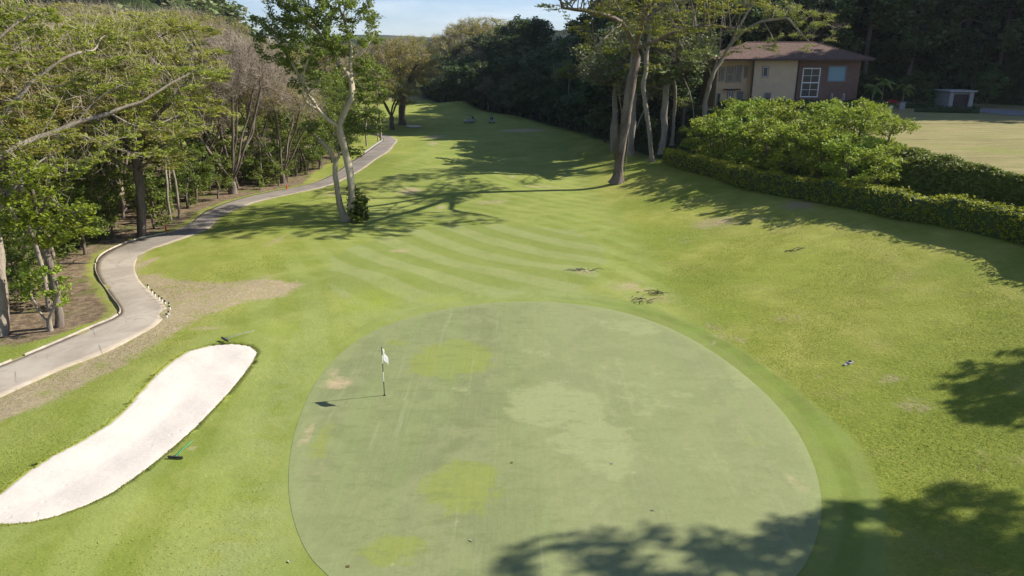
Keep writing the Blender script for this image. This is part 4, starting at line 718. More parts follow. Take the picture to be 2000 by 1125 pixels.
TREES = dict(U1=U1, U2=U2, B1=B1, B2=B2, D1=D1, D2=D2, S1=S1); used = set()
def put(t, x, y, s=1.0, label=None, group=None, rz=None, sz=None):
    f = t not in used; used.add(t); return place(TREES[t], x, y, rng.uniform(0, 6.28) if rz is None else rz, s, sz, f, label, group)
gO = ('olive-green spreading rain tree in the crowded wood left of the cart path', 'spreading rain trees in the wood left of the path')
gB = ('leafless grey-twigged tree among the olive crowns left of the path', 'bare grey trees in the wood left of the path')
gD = ('dense dark green tree crowding the edge of the wood beyond the cart path', 'dense green trees at the edge of the wood')
gS = ('low leafy shrub on the brown floor of the wood beside the path', 'low shrubs under the wood left of the path')
tree('rain_tree', D['A_LINES'], D['A_BLOBS'], .26, 'bark_grey', 'l_olive', 43, twig_mat='bark_pale', dens=5, D_=.36, dk=.46, per=38, spread=(.42, .42, .11), size=0.19, up=.8, tip=.013, twig=2, twl=1.0, cluster=-1.0, ncap=5500, lrad=[(.32, .20), (.10, .03), (.06, .025), (.09, .03), (.08, .03), (.05, .025), (.08, .03), (.05, .02), (.05, .02)], label='nearest rain tree at the left border, its long pale limbs reaching right', cat='tree')
tree('rain_tree', D['C_LINES'], D['C_BLOBS'], .32, 'bark_dark', 'l_olive', 44, twig_mat='bark_pale', dens=3.2, D_=.42, dk=.55, per=36, spread=(.5, .5, .14), size=.21, up=.8, tip=.015, twig=2, twl=1.0, cluster=-1.0, ncap=5500, lrad=[(.32, .26), (.15, .05), (.15, .05), (.13, .04), (.13, .05), (.09, .04), (.09, .04)], label='broad rain tree with a thick dark trunk beside the orange-red marker post', cat='tree')
put('U1', -42, 57, 1.12, *gO); put('U2', -47, 44, 1.2, *gO); put('U1', -41, 77, 1.15, *gO); put('U2', -60, 62, 1.25, *gO); put('U1', -66, 75, 1.25, *gO); put('U2', -70, 95, 1.3, *gO); put('U1', -85, 110, 1.35, *gO); put('U2', -58, 120, 1.3, *gO)
put('U2', -39, 45, 1.05, *gO); put('U2', -37.5, 53, 1.0, *gO)
put('U1', -45, 62, 1.05, *gO); put('U2', -39, 70, 1.0, *gO); put('U1', -52, 50, 1.1, *gO); put('U2', -53, 74, 1.1, *gO); put('U1', -45, 86, 1.0, *gO); put('U1', -62, 88, 1.1, *gO)
put('U2', -57, 104, 1.05, *gO); put('U2', -72, 76, 1.1, *gO); put('U1', -78, 100, 1.1, *gO)
put('B1', BS['T6'][0]-1.5, BS['T6'][1]+2, 1.05, 'big leafless vase-shaped tree with many dark stems, in the middle of the left wood', rz=1.0)
put('B1', -41, 95, 1.05, *gB); put('B2', -34, 92, 1.1, *gB); put('B1', -50, 116, 1.1, *gB); put('B2', -44, 106, 1.15, *gB)
put('B2', BS['T7'][0], BS['T7'][1]+1, .95, 'olive-brown thinly leaved tree directly behind the pale forked tree', rz=.5)
put('B2', -36, 79, .9, *gB)
for x, y, s in [(-29.5, 97, .95), (-28.6, 106, 1.0), (-29, 115, 1.0), (-28.5, 124, 1.05), (-33, 101, 1.15), (-34, 112, 1.2), (-33, 126, 1.2), (-38, 120, 1.2), (-30, 134, 1.1), (-36, 138, 1.2), (-32, 146, 1.1), (-42, 130, 1.3)]: put('D1', x, y, s, *gD)
for x, y, s in [(-33.5, 74, .8), (-33, 85, .8), (-31, 92, .8), (-30.2, 101, .9), (-29.6, 110, .9), (-29, 119, .9), (-37, 66, .8), (-41, 78, 1), (-38, 88, 1), (-46, 70, 1), (-35, 56, .8), (-44, 55, .9), (-36, 47, .8), (-46, 40, .9), (-33, 39, .6)]: put('D2', x, y, s, *gD)
for x, y, s in [(-29, 40.5, .5), (-31, 43, .6), (-33.5, 46, .6), (-28.8, 37.5, .4), (-34, 41, .75), (-32.5, 52, .65), (-34.5, 58, .7), (-34, 66, .65), (-33, 71, .65), (-32.4, 77, .65), (-31.5, 88, .75), (-29.8, 93, .8), (-28.6, 98, .85), (-28.0, 103, .9), (-27.6, 109, .95), (-34, 82, .9), (-27.8, 114, .95), (-35.5, 76, .95), (-38, 60, .8), (-42, 64, .9), (-48, 60, 1), (-50, 44, 1), (-41, 50, .8), (-40, 36, .8), (-36, 38, .6), (-47, 82, 1.1), (-44, 92, 1.1), (-55, 66, 1.1), (-60, 56, 1.1), (-37, 98, 1), (-52, 90, 1.1)]: put('D2', x, y, s*1.05, *gD)
for k in range(95):
    y = rng.uniform(36, 104); off = rng.uniform(2.2, 12); pth = np.interp(y, PL[:18, 1][np.argsort(PL[:18, 1])], PL[:18, 0][np.argsort(PL[:18, 1])])
    xx = min(pth, -23.5 if y < 40 else -26)-off
    put('S1', xx, y, rng.uniform(.55, 1.1), *gS)
# thin trunks standing at the wood's edge
tk = []
l, b = [[(0, 0, -.4), (.25, 0, 2), (.1, .15, 4), (-.15, .25, 6), (.1, .1, 8), (.3, 0, 9.5)], [(.1, .15, 4), (-.6, .3, 6), (-.9, .5, 7.5)]], [(0, 0, 9.6, 2.3, .9), (1.2, 0, 7.8, 1.5, .6), (-1.1, .4, 8.0, 1.5, .6), (.2, -1, 6.6, 1.3, .5), (.9, .5, 5.6, 1.0, .4)]; TH = tree('thin_tree', l, b, .12, 'bark_grey', 'l_olive', 108, dens=4, D_=.45, dk=0.5, per=16, spread=(.5, .5, .25), size=.2, rs=.05, cat='tree', ncap=900); TREES['TH'] = TH
gT = ('thin straight pole-like tree at the edge of the wood left of the path', 'thin pole-like trees at the edge of the wood')
for k in ('T5', 'T5b', 'T2b'): put('TH', BS[k][0]-.2, BS[k][1]+.2, 1.0, *gT)
for x, y, s in [(-33.5, 50, 1), (-33.6, 69, .8), (-31, 88, .8), (-36, 44, 1)]: put('TH', x, y, s, *gT)
put('TH', BS['T8'][0], BS['T8'][1], 1.15, 'thin dark-stemmed tree at the roadside, nearest of the three by the far bend'); put('TH', BS['T8b'][0], BS['T8b'][1], 1.35, 'tallest straight thin tree by the far bend of the cart path'); put('TH', BS['T8c'][0], BS['T8c'][1], .8, 'shortest thin tree by the far bend of the cart path')
# bright lime broadleaf pair and the small yellowish tree at their feet
x, y, z = BS['T2']
ln = [[(x, y, z-.3), (x+.1, y, z+3), (x-.1, y+.1, z+6.5), (x+.2, y, z+9)], [(x-.1, y, z+5.5), (x+.9, y-.2, z+7.2)]]
bl = [(x+.9, y-.6, z+6.4, 1.5, .9), (x-.3, y-.8, z+7.3, 1.5, .8), (x+1.9, y-.4, z+5.4, 1.3, .7), (x+.6, y-.6, z+8.2, 1.4, .7), (x+.7, y-.9, z+5.0, 1.2, .6), (x+2.0, y-.4, z+6.6, 1.0, .6), (x-.6, y-.8, z+5.8, 1.0, .6)]
tree('lime_tree', ln, bl, .19, 'bark_rough', 'l_lime', 41, dens=7, D_=.32, dk=0.36, per=18, spread=(.32, .32, .2), size=0.22, up=.5, rs=.045, cluster=-1.6, label='broadleaf tree with vivid lime-green leaves at the left, near the first bend of the path', cat='tree', aspect=.6)
x, y, z = BS['T3']
tree('small_tree', [[(x, y, z-.2), (x-.1, y, z+.5), (x-.5, y, z+1.2), (x-.7, y, z+2)], [(x-.1, y, z+.5), (x+.5, y, z+1.3), (x+.8, y, z+2.2)]], [(x-.7, y, z+2.2, 1.0, .6), (x+.5, y, z+2.4, 1.1, .7), (x, y, z+3.2, 1.0, .6), (x+.9, y, z+1.5, .7, .4)], .11, 'bark_grey', 'l_bush', 42, dens=5, D_=.25, dk=.4, per=12, spread=(.25, .25, .15), size=.24, up=.3, rs=.03, label='small low-branching yellow-green tree on the grass verge beside the near bend of the path', cat='tree', aspect=.5)
# fallen logs in the leaf litter
for k, (x, y, a, L_, lab) in enumerate([(-31.5, 36.5, 1.2, 4.5, 'fallen grey log in the leaf litter near the left border'), (-33, 48, .4, 3.5, 'fallen branch lying under the thin trees, left of the big curve'), (-33, 62.5, 2.8, 3.8, 'long fallen limb beside the thick dark trunk by the marker post'), (-28.5, 40, 2.2, 2.6, 'short pale log on the brown ground inside the first bend')]):
    pts = [(x+math.cos(a)*t*L_, y+math.sin(a)*t*L_, tz(x+math.cos(a)*t*L_, y+math.sin(a)*t*L_)+.08+.1*math.sin(t*5)) for t in np.linspace(0, 1, 7)]
    m_ = MB().tube(pts, [.11, .10, .09, .08, .07, .05, .03], 7)
    p = pts[3]; m_.tube([p, (p[0]+.5, p[1]-.6, p[2]+.35), (p[0]+.9, p[1]-1.0, p[2]+.5)], [.04, .03, .01], 5); m_.build('fallen_log', M['bark_dark'] if k else M['bark_grey'], None, True, label=lab, cat='log')

# ------------------------------------------------------------------ far end of the valley
l, b = umbrella(np.random.default_rng(12), 19, 11, 4.5, 6); FT = tree('far_tree', l, b+[(0, 0, 12, 7, 1.8), (5, 2, 9.5, 3, 1.2), (-5, -2, 9, 3, 1.2)], .75, 'bark_dark', 'l_olive2', 109, dens=0.9, D_=0.7, dk=1.0, per=22, spread=(1.0, 1.0, .5), size=0.42, up=.6, rs=.09, twig=6, twl=1.4, tip=.03, cat='tree', ncap=3000, cluster=-.9)
l, b = dome(np.random.default_rng(13), 13, 6, .25, 12); FD = tree('far_tree', l, b, .4, 'bark_dark', 'l_deep', 110, aspect=0.7, dens=1.3, D_=0.7, dk=1.0, per=24, spread=(.9, .9, .6), size=0.55, up=.4, rs=.1, tip=.03, cat='tree', ncap=2000)
l, b = dome(np.random.default_rng(14), 15, 6, .3, 10); FB = tree('far_tree', l, b, .4, 'bark_grey', 'l_olive2', 111, dens=1.2, D_=0.7, dk=1.0, per=10, spread=(.9, .9, .6), size=0.42, up=.4, rs=.1, twig=6, twl=1.5, tip=.03, cat='tree', ncap=2000)
TREES.update(FT=FT, FD=FD, FB=FB)
put('FT', BS['T9'][0], BS['T9'][1], 1.0, 'big dark-trunked spreading tree beside the small far sand bunker', rz=.4)
put('FT', BS['T9b'][0]-.5, BS['T9b'][1]-1, .62, 'smaller leaning tree in front of the big dark-trunked spreading tree', rz=2.4)
gF = ('hazy grey-green tree closing off the far end of the fairway valley', 'distant trees at the end of the valley')
for t, x, y, s in [('FT', -80, 150, 1.3), ('FT', -95, 165, 1.4), ('FB', -70, 145, 1.4), ('FT', -88, 190, 1.4), ('FT', -108, 190, 1.5), ('FB', -75, 170, 1.4), ('FT', -115, 160, 1.4), ('FT', -100, 225, 1.5), ('FB', -38, 168, 1.1), ('FT', -44, 185, 1.0), ('FB', -50, 205, 1.1), ('FT', -58, 160, 1.0), ('FD', -41, 152, 1.0), ('FB', -48, 150, 1.1), ('FT', -66, 190, 1.1), ('FB', -60, 230, 1.2),
                   ('FB', -52, 310, 1.0), ('FB', -58, 322, .9), ('FT', -48, 345, .9), ('FB', -66, 300, 1.0), ('FD', -62, 350, 1.1), ('FD', -38, 372, 1.1), ('FD', -75, 340, 1.2), ('FT', -85, 310, 1.1), ('FB', -80, 270, 1.1), ('FD', -90, 240, 1.2), ('FD', -28, 420, 1.6), ('FD', -50, 430, 1.6), ('FD', -75, 420, 1.6), ('FD', -105, 410, 1.7), ('FB', -95, 380, 1.4),
                   ('FB', -28, 318, 1.6), ('FT', -20, 330, 1.4), ('FD', -36, 308, 1.5), ('FT', -10, 338, 1.5), ('FB', -2, 322, 1.5), ('FB', -16, 300, 1.4), ('FT', 4, 310, 1.3), ('FT', -44, 330, 1.3), ('FB', -52, 345, 1.5), ('FD', -60, 330, 1.4),
                   ('FD', -100, 140, 1.0), ('FB', -90, 165, 1.1), ('FD', -120, 170, 1.1), ('FD', -85, 200, 1.1), ('FB', -105, 215, 1.2), ('FD', -125, 225, 1.2)]:
    put(t, x, y, s, *gF)

# woods on the far ridges and the left background hill read as one mass
rg = np.random.default_rng(45)
def canopy(name, x, y, s, mat, label):
    z = terrain(x, y); n = len(x); h = s*rg.uniform(.6, 1.5, n)
    C = np.column_stack([x, y, z+h*.6]); me_ = leaves(name, C, 70, (1, 1, .6), .38, rg, .35, .8)
    V_ = np.empty(len(me_.vertices)*3, np.float32); me_.vertices.foreach_get('co', V_); V_ = V_.reshape(-1, 3); c_ = np.repeat(C, 70*4, 0); q_ = np.repeat(h, 70*4)[:, None]*np.array([1, 1, .8]); V_ = c_+(V_-c_)*q_
    me_.vertices.foreach_set('co', V_.astype(np.float32).ravel()); me_.update(); return link(name, me_, M[mat], kind='stuff', label=label, cat='wood')
n_ = 5000; x = rg.uniform(-520, -20, n_); y = rg.uniform(255, 620, n_); m_ = (poly_sd(x, y, LEFTHILL) < 6) & (x > -.80*y); canopy('distant_wood', x[m_], y[m_], 5.0, 'l_hill2', 'dark olive wood covering the hill behind the left trees')
n_ = 5000; y = rg.uniform(930, 1180, n_); x = rg.uniform(-.42, .12, n_)*y; canopy('distant_wood', x, y, 8.0, 'l_far', 'bluish wooded ridge closing the valley under the sky')
# ------------------------------------------------------------------ shaded hillside forest on the right
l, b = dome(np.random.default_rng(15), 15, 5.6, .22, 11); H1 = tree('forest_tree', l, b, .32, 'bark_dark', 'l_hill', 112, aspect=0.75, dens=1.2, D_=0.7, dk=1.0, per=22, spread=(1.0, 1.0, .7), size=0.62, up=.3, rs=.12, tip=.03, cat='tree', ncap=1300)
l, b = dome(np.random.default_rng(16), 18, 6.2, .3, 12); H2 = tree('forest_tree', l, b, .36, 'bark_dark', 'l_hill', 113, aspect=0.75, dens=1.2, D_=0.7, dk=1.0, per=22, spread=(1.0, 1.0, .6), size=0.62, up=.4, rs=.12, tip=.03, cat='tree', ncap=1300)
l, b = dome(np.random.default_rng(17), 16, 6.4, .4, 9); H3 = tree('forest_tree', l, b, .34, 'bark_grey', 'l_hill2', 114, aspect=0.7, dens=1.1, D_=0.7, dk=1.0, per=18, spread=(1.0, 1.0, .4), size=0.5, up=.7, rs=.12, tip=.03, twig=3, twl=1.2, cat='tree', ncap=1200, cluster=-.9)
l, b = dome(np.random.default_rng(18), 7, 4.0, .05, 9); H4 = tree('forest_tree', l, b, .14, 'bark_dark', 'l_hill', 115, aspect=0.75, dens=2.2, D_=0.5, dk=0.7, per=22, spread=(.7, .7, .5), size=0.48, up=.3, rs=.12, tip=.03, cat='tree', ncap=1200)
TREES.update(H1=H1, H2=H2, H3=H3, H4=H4)
gH = ('dark green tree massed with its neighbours on the shaded hillside', 'trees massed on the shaded hillside')
gE = ('low dark tree whose foliage reaches the grass at the foot of the shaded hill', 'low dark trees along the foot of the hill')
rh = np.random.default_rng(9); pts = []
HP = np.array(HILL)
def ok(x, y, r):
    for a, b_, c in pts:
        if (a-x)**2+(b_-y)**2 < ((r+c)/2)**2: return False
    return True
cosT, sinT = math.cos(R(17.7)), math.sin(R(17.7))
def inview(x, y, z, m=1.10):
    d = y*cosT-(z-13)*sinT; return d > 1 and abs(1380*x/d) < 1000*m
cand = np.column_stack([rh.uniform(-45, 150, 9000), rh.uniform(84, 335, 9000)]); cs_ = poly_sd(cand[:, 0], cand[:, 1], HILL)
order = np.argsort(-cs_)
for k in order:
    x, y = cand[k]; s = cs_[k]
    if s > -1.5 or s < -62: continue
    z = tz(x, y)
    if x > 88 and y < 126: continue
    if not inview(x, y, z+12): continue
    if y > 230 and s < -35: continue
    r = 6.2 if s > -25 else 8.0
    if ok(x, y, r): pts.append((x, y, r))
# trees just outside the frame on the right that shade the house
for x, y in [(92, 109), (99, 117), (101, 105), (94, 124), (109, 111), (106, 124), (117, 120), (113, 100), (121, 107), (126, 116), (90, 117)]: pts.append((x, y, 7))
nh = 0
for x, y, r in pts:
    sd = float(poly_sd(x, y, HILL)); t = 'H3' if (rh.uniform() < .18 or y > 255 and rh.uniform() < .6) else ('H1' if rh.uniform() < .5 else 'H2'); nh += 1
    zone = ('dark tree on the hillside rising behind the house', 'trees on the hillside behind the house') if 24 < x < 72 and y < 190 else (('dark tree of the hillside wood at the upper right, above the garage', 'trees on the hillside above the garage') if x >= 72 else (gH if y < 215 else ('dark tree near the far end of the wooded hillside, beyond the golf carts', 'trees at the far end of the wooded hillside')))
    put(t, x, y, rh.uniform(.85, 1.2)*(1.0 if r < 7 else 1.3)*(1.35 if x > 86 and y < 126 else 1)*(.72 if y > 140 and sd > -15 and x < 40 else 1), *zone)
E_ = dense(HILL[:11], 5.0, False); ne = 0
for p in E_:
    if 84 < p[0] or (30 < p[0] < 68 and 120 < p[1] < 138): continue
    put('H4', p[0]+rh.normal(0, .8)+1, p[1]+rh.normal(0, .8)+.5, rh.uniform(.8, 1.3), *gE); ne += 1
for x, y, s in [(20, 112, .9), (23.5, 108, .8), (17.5, 117, 1), (26, 112, .8), (25, 117, 1.1), (21, 103, .6), (16, 122, 1)]: put('H4', x, y, s, *gE)
for x, y, s, lb in [(17, 101, 1.15, 'olive crowned forest tree directly behind the thick brown trunk'), (20.5, 98.5, 1.2, 'olive forest tree between the slender grey tree and the thin straight tree'), (15.5, 109, 1.15, 'olive forest tree at the wood edge, left of the thick brown trunk'), (22, 105, 1.25, 'tallest olive forest tree, left of the fan-stemmed pale tree')]: put('H3', x, y, s, lb, 'olive forest trees behind the thick brown trunk')
for x, y, s in [(21, 119, .85), (26, 122, .9), (18, 127, .9), (31, 129, 1.0), (25, 106, .6), (23, 112, .85), (20, 122, 1.1)]: put('H2', x, y, s, *gH)
print('hill trees', nh, 'edge', ne)
# tree with lime-green leaves, brighter than the dark hillside around it
l, b = dome(np.random.default_rng(19), 9, 3.4, .35, 7); LT = tree('leafy_tree', l, b, .2, 'bark_dark', 'l_lime', 116, dens=3, D_=0.5, dk=0.7, per=16, spread=(.6, .6, .35), size=.34, up=.5, rs=.1, tip=.025, cat='tree', ncap=1200)
place(LT, 12.5, 160, .3, 1.0, None, True, 'bright yellow-green tree against the dark hillside', None, tz(12.5, 160)+5)
# small dead tree with pinkish twigs in front of the dark wood
l, b = vase(np.random.default_rng(20), 8, 3.0, 4, 2.5); P2 = tree('bare_tree', l, b, .16, 'twig', 'l_olive2', 117, dens=2.0, D_=.4, dk=.7, per=2, spread=(.4, .4, .3), size=.18, twig=6, twl=.8, tip=.018, cat='tree', ncap=400, cluster=.2)
place(P2, 17.0, 104, 0, 1.3, 1.6, True, 'small pinkish leafless tree in front of the dark wood, left of the thick brown trunk')

# ------------------------------------------------------------------ trees behind the camera's right shoulder whose shade falls on the green
l, b = dome(np.random.default_rng(23), 15, 6.2, .42, 11); NR_ = tree('leafy_tree', l, b, .4, 'bark_grey', 'l_green', 118, dens=2.6, D_=0.42, dk=0.55, per=23, spread=(.42, .42, .25), size=0.3, up=.5, rs=.06, cat='tree', ncap=3500, cluster=-.75)
gN = ('tall leafy tree on the bank right of the green, outside the picture, casting leaf shade', 'shade trees right of the green')
place(NR_, 31.5, 17.4, .62, 1.36, None, True, *gN)
for x, y, a, s in [(27.5, 10.5, 3.6, 1.1), (35.2, 27.8, 3.1, .58), (37, 19.5, 2.4, 1.15), (23, 7.5, 2.2, .9)]: place(NR_, x, y, a, s, None, False, *gN)

# ------------------------------------------------------------------ hedge, bushes, bank
def hedge(name, pts, w_, h, leafm, per_m2, size, seed, label, core='l_dark', top_var=.12):
    rg = np.random.default_rng(seed); P = dense(pts, .35, False); n = len(P); T = np.gradient(P, axis=0); T /= np.linalg.norm(T, axis=1)[:, None]; Nn = np.column_stack([-T[:, 1], T[:, 0]])
    z = terrain(P[:, 0], P[:, 1]); root = empty(name, (0, 0, 0), label=label, cat='hedge'); prof = [(-.5, 0), (-.52, .5), (-.46, .9), (-.25, 1), (.25, 1), (.46, .9), (.52, .5), (.5, 0)]; V = []
    hv = h*(1+top_var*np.interp(np.arange(n), np.arange(0, n+4, 4), rg.normal(0, .6, len(np.arange(0, n+4, 4)))))
    for i in range(n):
        for a, b_ in prof: V.append((P[i, 0]+Nn[i, 0]*a*w_*.86, P[i, 1]+Nn[i, 1]*a*w_*.86, z[i]-.1+b_*(hv[i]-.12)+.1))
    F = []; k = len(prof)
    for i in range(n-1):
        for j in range(k-1): F.append((i*k+j, (i+1)*k+j, (i+1)*k+j+1, i*k+j+1))
    F += [tuple(range(k)), tuple(range((n-1)*k, n*k))[::-1]]
    MB().add(V, F).build('core', M[core], root)
    L_ = n*.35; per = (2*h+w_); cnt = int(L_*per*per_m2/5); i = rg.uniform(0, n-1.001, cnt); u = rg.uniform(0, per, cnt); ii = i.astype(int); fr = (i-ii)[:, None]
    pos = P[ii]*(1-fr)+P[ii+1]*fr; nn = Nn[ii]; hh = hv[ii]; zz_ = terrain(pos[:, 0], pos[:, 1]); off = np.where(u < h, -.5*w_, np.where(u < h+w_, (u-h)-.5*w_, .5*w_)); zo = np.where(u < h, u/h, np.where(u < h+w_, 1, (per-u)/h))*hh
    C = np.column_stack([pos+nn*off[:, None]*rg.uniform(.9, 1.12, (cnt, 1)), zz_+zo+rg.normal(0, .07, cnt)])
    link('foliage', leaves('foliage', C, 5, (.14, .14, .13), size, rg, .35, .55), M[leafm], root); return root
hy = np.arange(25, 92, 1.5); hedge('hedge', [(float(hedge_x(y))+.35+.25*math.sin(y*.35), y) for y in hy], 1.15, 1.75, 'l_hedge', 130, .15, 51, 'long clipped yellow-green hedge running up the right side of the course', core='l_dark')
l, b = dome(np.random.default_rng(24), 4.7, 3.1, .04, 22); BU = tree('bush', l, b, .10, 'bark_dark', 'l_bush', 119, dens=5.0, D_=.3, dk=.42, per=15, spread=(.34, .34, .28), size=0.24, up=.35, rs=.06, cat='bush', ncap=2600, cluster=-1.4)
TREES['BU'] = BU; KB = 1.10; gBu = ('tall billowing green bush merged into the clump between hedge and lawn', 'bushes merged in the clump above the hedge')
for x, y, r, h in [(round(a*KB, 1), round(b_*KB, 1), c*KB, d*KB) for a, b_, c, d in [(25.6, 49.5, .8, .75), (25.0, 52.6, .9, .9), (28.0, 53.5, .75, .75), (24.6, 56.5, .95, 1.0), (27.6, 57.5, .9, .85), (24.0, 60.5, 1, 1.05), (27.0, 62, 1, .95), (23.2, 65, 1.05, 1.1), (26.5, 67, 1, 1.0), (22.6, 69.5, 1.1, 1.15), (26, 71.5, 1.05, 1.1), (22, 74, 1.1, 1.15), (25.4, 76.5, 1.05, 1.1), (21.8, 78.5, 1.05, 1.1), (24.6, 81, 1, 1.1), (29.5, 61, .8, .8), (29.0, 66, .85, .8), (21.5, 83.0, .9, .9)]]: put('BU', x, y, r, *gBu, sz=h)
# ivy-like ground cover on the bank (uncountable)
rg = np.random.default_rng(61); C = []
yy = rg.uniform(24, 92, 24000); uu = rg.uniform(0, 1, 24000); xx = hedge_x(yy)+1.2+uu*(terr_x(yy)-hedge_x(yy)-1.1); kz = rg.uniform(0, .22, 24000)*(1+.6*np.sin(xx*1.7)*np.sin(yy*1.3))
link('ground_cover', leaves('ground_cover', np.column_stack([xx, yy, terrain(xx, yy)+kz]), 5, (.17, .17, .1), .20, rg, .5, .6), M['l_green'], kind='stuff', label='leafy ground cover over the bank between hedge and lawn', cat='ground cover')
# grass growing long on the rim of the bank
# ------------------------------------------------------------------ rough grass (uncountable)
def grass(name, fx_, n, h, mat, seed, wd=.014):
    rg = np.random.default_rng(seed); x, y = fx_(rg, n); n = len(x); z = terrain(x, y); a = rg.uniform(0, 6.28, n); hh = h*rg.uniform(.4, 1.3, n); ln = rg.normal(0, .5, (n, 2))*hh[:, None]; w2 = wd*rg.uniform(.7, 1.6, n)
    p = np.column_stack([x, y, z-.01]); s_ = np.column_stack([np.cos(a)*w2, np.sin(a)*w2, 0*a]); t = p+np.column_stack([ln, hh])
    V = np.stack([p-s_, p+s_, t], 1).reshape(-1, 3)
    return link(name, mesh_np(name, V, np.arange(n*3).reshape(-1, 3)), M[mat], kind='stuff', label='short rough grass standing round the green and bunker', cat='grass')
M['l_grass'] = m_leaf('grass_blade', (.255, .280, .044), (.385, .380, .092), (.300, .318, .060), .35, .5, .1)
def rough_pts(rg, n):
    x = rg.uniform(-22, 24, n); y = 13+rg.uniform(0, 1, n)**1.3*38; c = poly_sd(x, y, D['COLLAR']); a = poly_sd(x, y, D['APRON']); b = poly_sd(x, y, D['BUNKER']); pth = poly_sd(x, y, path_poly)
    m = (c > .1) & (a > .4) & (b > .02) & (pth > .15) & (np.abs(x) < .76*(y+6)) & (x < hedge_x(y)-.2) & (rg.uniform(0, 1, n) < .12+sstep((x-8)/4)+.5*sstep((-x-14)/3)) & (rg.uniform(0, 1, n) > .9*blobs(x, y, D['DRY'])); return x[m], y[m]
grass('rough_grass', rough_pts, 300000, .038, 'l_grass', 71)
def lip_pts(rg, n):
    P = dense(D['BUNKER'], .05); i = rg.integers(0, len(P), n); x = P[i, 0]+rg.normal(0, .07, n); y = P[i, 1]+rg.normal(0, .07, n); m = poly_sd(x, y, D['BUNKER']) > -.02; return x[m], y[m]
grass('rough_grass', lip_pts, 9000, .045, 'l_grass', 72)

# ------------------------------------------------------------------ things on the course
x, y, z = BS['flag']; f = empty('flagstick', (x, y, z+.02), label='black and white flagstick with a white flag standing in the hole', cat='flagstick')
for i, (z0, z1, c) in enumerate([(-.05, .62, 'black'), (.62, 1.05, 'white'), (1.05, 1.42, 'black'), (1.42, 1.78, 'white'), (1.78, 2.13, 'black')]): MB().tube([(0, 0, z0), (0, 0, z1)], .016 if i else .018, 8).build('pole_band', M[c], f)
V = []; F = []; nu, nv = 12, 8
for i in range(nu+1):
    for j in range(nv+1):
        u = i/nu; v = j/nv; V.append((.02+.27*u+.035*math.sin(u*7+v*2), -.44*u+.02*math.sin(v*5), 2.06-.36*v-.20*u*u+.02*math.sin(u*9)))
for i in range(nu):
    for j in range(nv): F.append((i*(nv+1)+j, (i+1)*(nv+1)+j, (i+1)*(nv+1)+j+1, i*(nv+1)+j+1))
MB().add(V, F).build('flag', M['flag_cloth'], f, True)
m_ = MB(); m_.tube([(0, 0, -.02), (0, 0, .006)], [.062, .062], 16); m_.build('hole_cup', M['black'], f)
def rake(x, y, z, rz, label, handle, head, L_, cross=False):
    r = empty('bunker_rake', (x, y, z), rz, label=label, cat='rake')
    MB().tube([(0, 0, .07), (0, L_*.5, .09), (0, L_, .06)], .016, 6).build('handle', M[handle], r)
    h_ = MB().box(-.32, .32, -.04, .04, .03, .085, .015)
    for k in range(13): t = -.3+k*.05; h_.box(t-.008, t+.008, -.02, .02, -.02, .035)
    h_.tube([(-.14, 0, .07), (0, .22, .075), (.14, 0, .07)], .012, 5); h_.build('head', M[head], r); return r
x, y, z = BS['rakeG']; rake(x, y, z+.04, -.12, 'green-handled rake with a dark head lying on the turf below the bunker', 'green_p', 'rubber', 1.25).scale = (.85, .85, .85)
x, y, z = BS['rakeD']; r_ = rake(x, y, z+.1, -.75, 'pale-handled rake with a dark head on the upper lip of the bunker', 'metal', 'rubber', 1.5)
x, y, z = BS['stick']; zb = z-.16; MB().tube([(x-.35, y-.12, zb), (x, y, zb+.03), (x+.4, y+.16, zb+.02)], [.018, .015, .008], 5).tube([(x-.1, y-.03, zb+.02), (x-.28, y+.05, zb+.05)], [.012, .006], 4).build('stick', M['bark_grey'], label='thin grey stick lying on the bunker sand', cat='stick')
for i, (x, y) in enumerate(D['STAKES']):
    lab = ['short white and black stake, farthest of the row edging the path bend'] + ['short white stake with black cap in the curved row along the path bend']*8 + ['short white stake, nearest of the row edging the path bend']
    g_ = 'white and black stakes edging the path bend'
    if i == 0: st = empty('edge_stake', cat='stake', group=g_); MB().tube([(0, 0, -.1), (0, 0, .19)], [.045, .045], 8).build('post', M['white'], st); MB().tube([(0, 0, .19), (0, 0, .31), (0, 0, .33)], [.05, .05, .03], 8).build('cap', M['black'], st); o = st
    else: o = copy_tree(st)
    o.location = (x, y, tz(x, y)); o.rotation_euler = (rh.normal(0, .06), rh.normal(0, .06), 0); o['label'] = lab[i]; o.scale = (.8, .8, .85)
for k, lab in (('cone1', 'nearer orange-red marker post on the verge outside the path curve'), ('cone2', 'farther orange-red marker post beside the path below the wood')):
    x, y, z = BS[k]; c = empty('marker_post', (x, y, z), label=lab, cat='marker post'); MB().tube([(0, 0, -.1), (0, 0, .5), (0, 0, .55)], [.075, .07, .03], 10).build('post', M['red'], c); MB().tube([(0, 0, -.02), (0, 0, .06)], [.16, .12], 10).build('foot', M['red'], c)
for k, lab in (('post1', 'thin pale stake at the hedge foot, farther up the slope'), ('post2', 'thin pale stake at the hedge foot, nearer the camera')):
    x, y, z = BS[k]; MB().tube([(0, 0, -.1), (.02, 0, .7), (.02, 0, .72)], [.04, .035, .02], 6).build('hedge_stake', M['kerb'], label=lab, cat='stake').location = (x-.3, y-.5, tz(x-.3, y-.5))
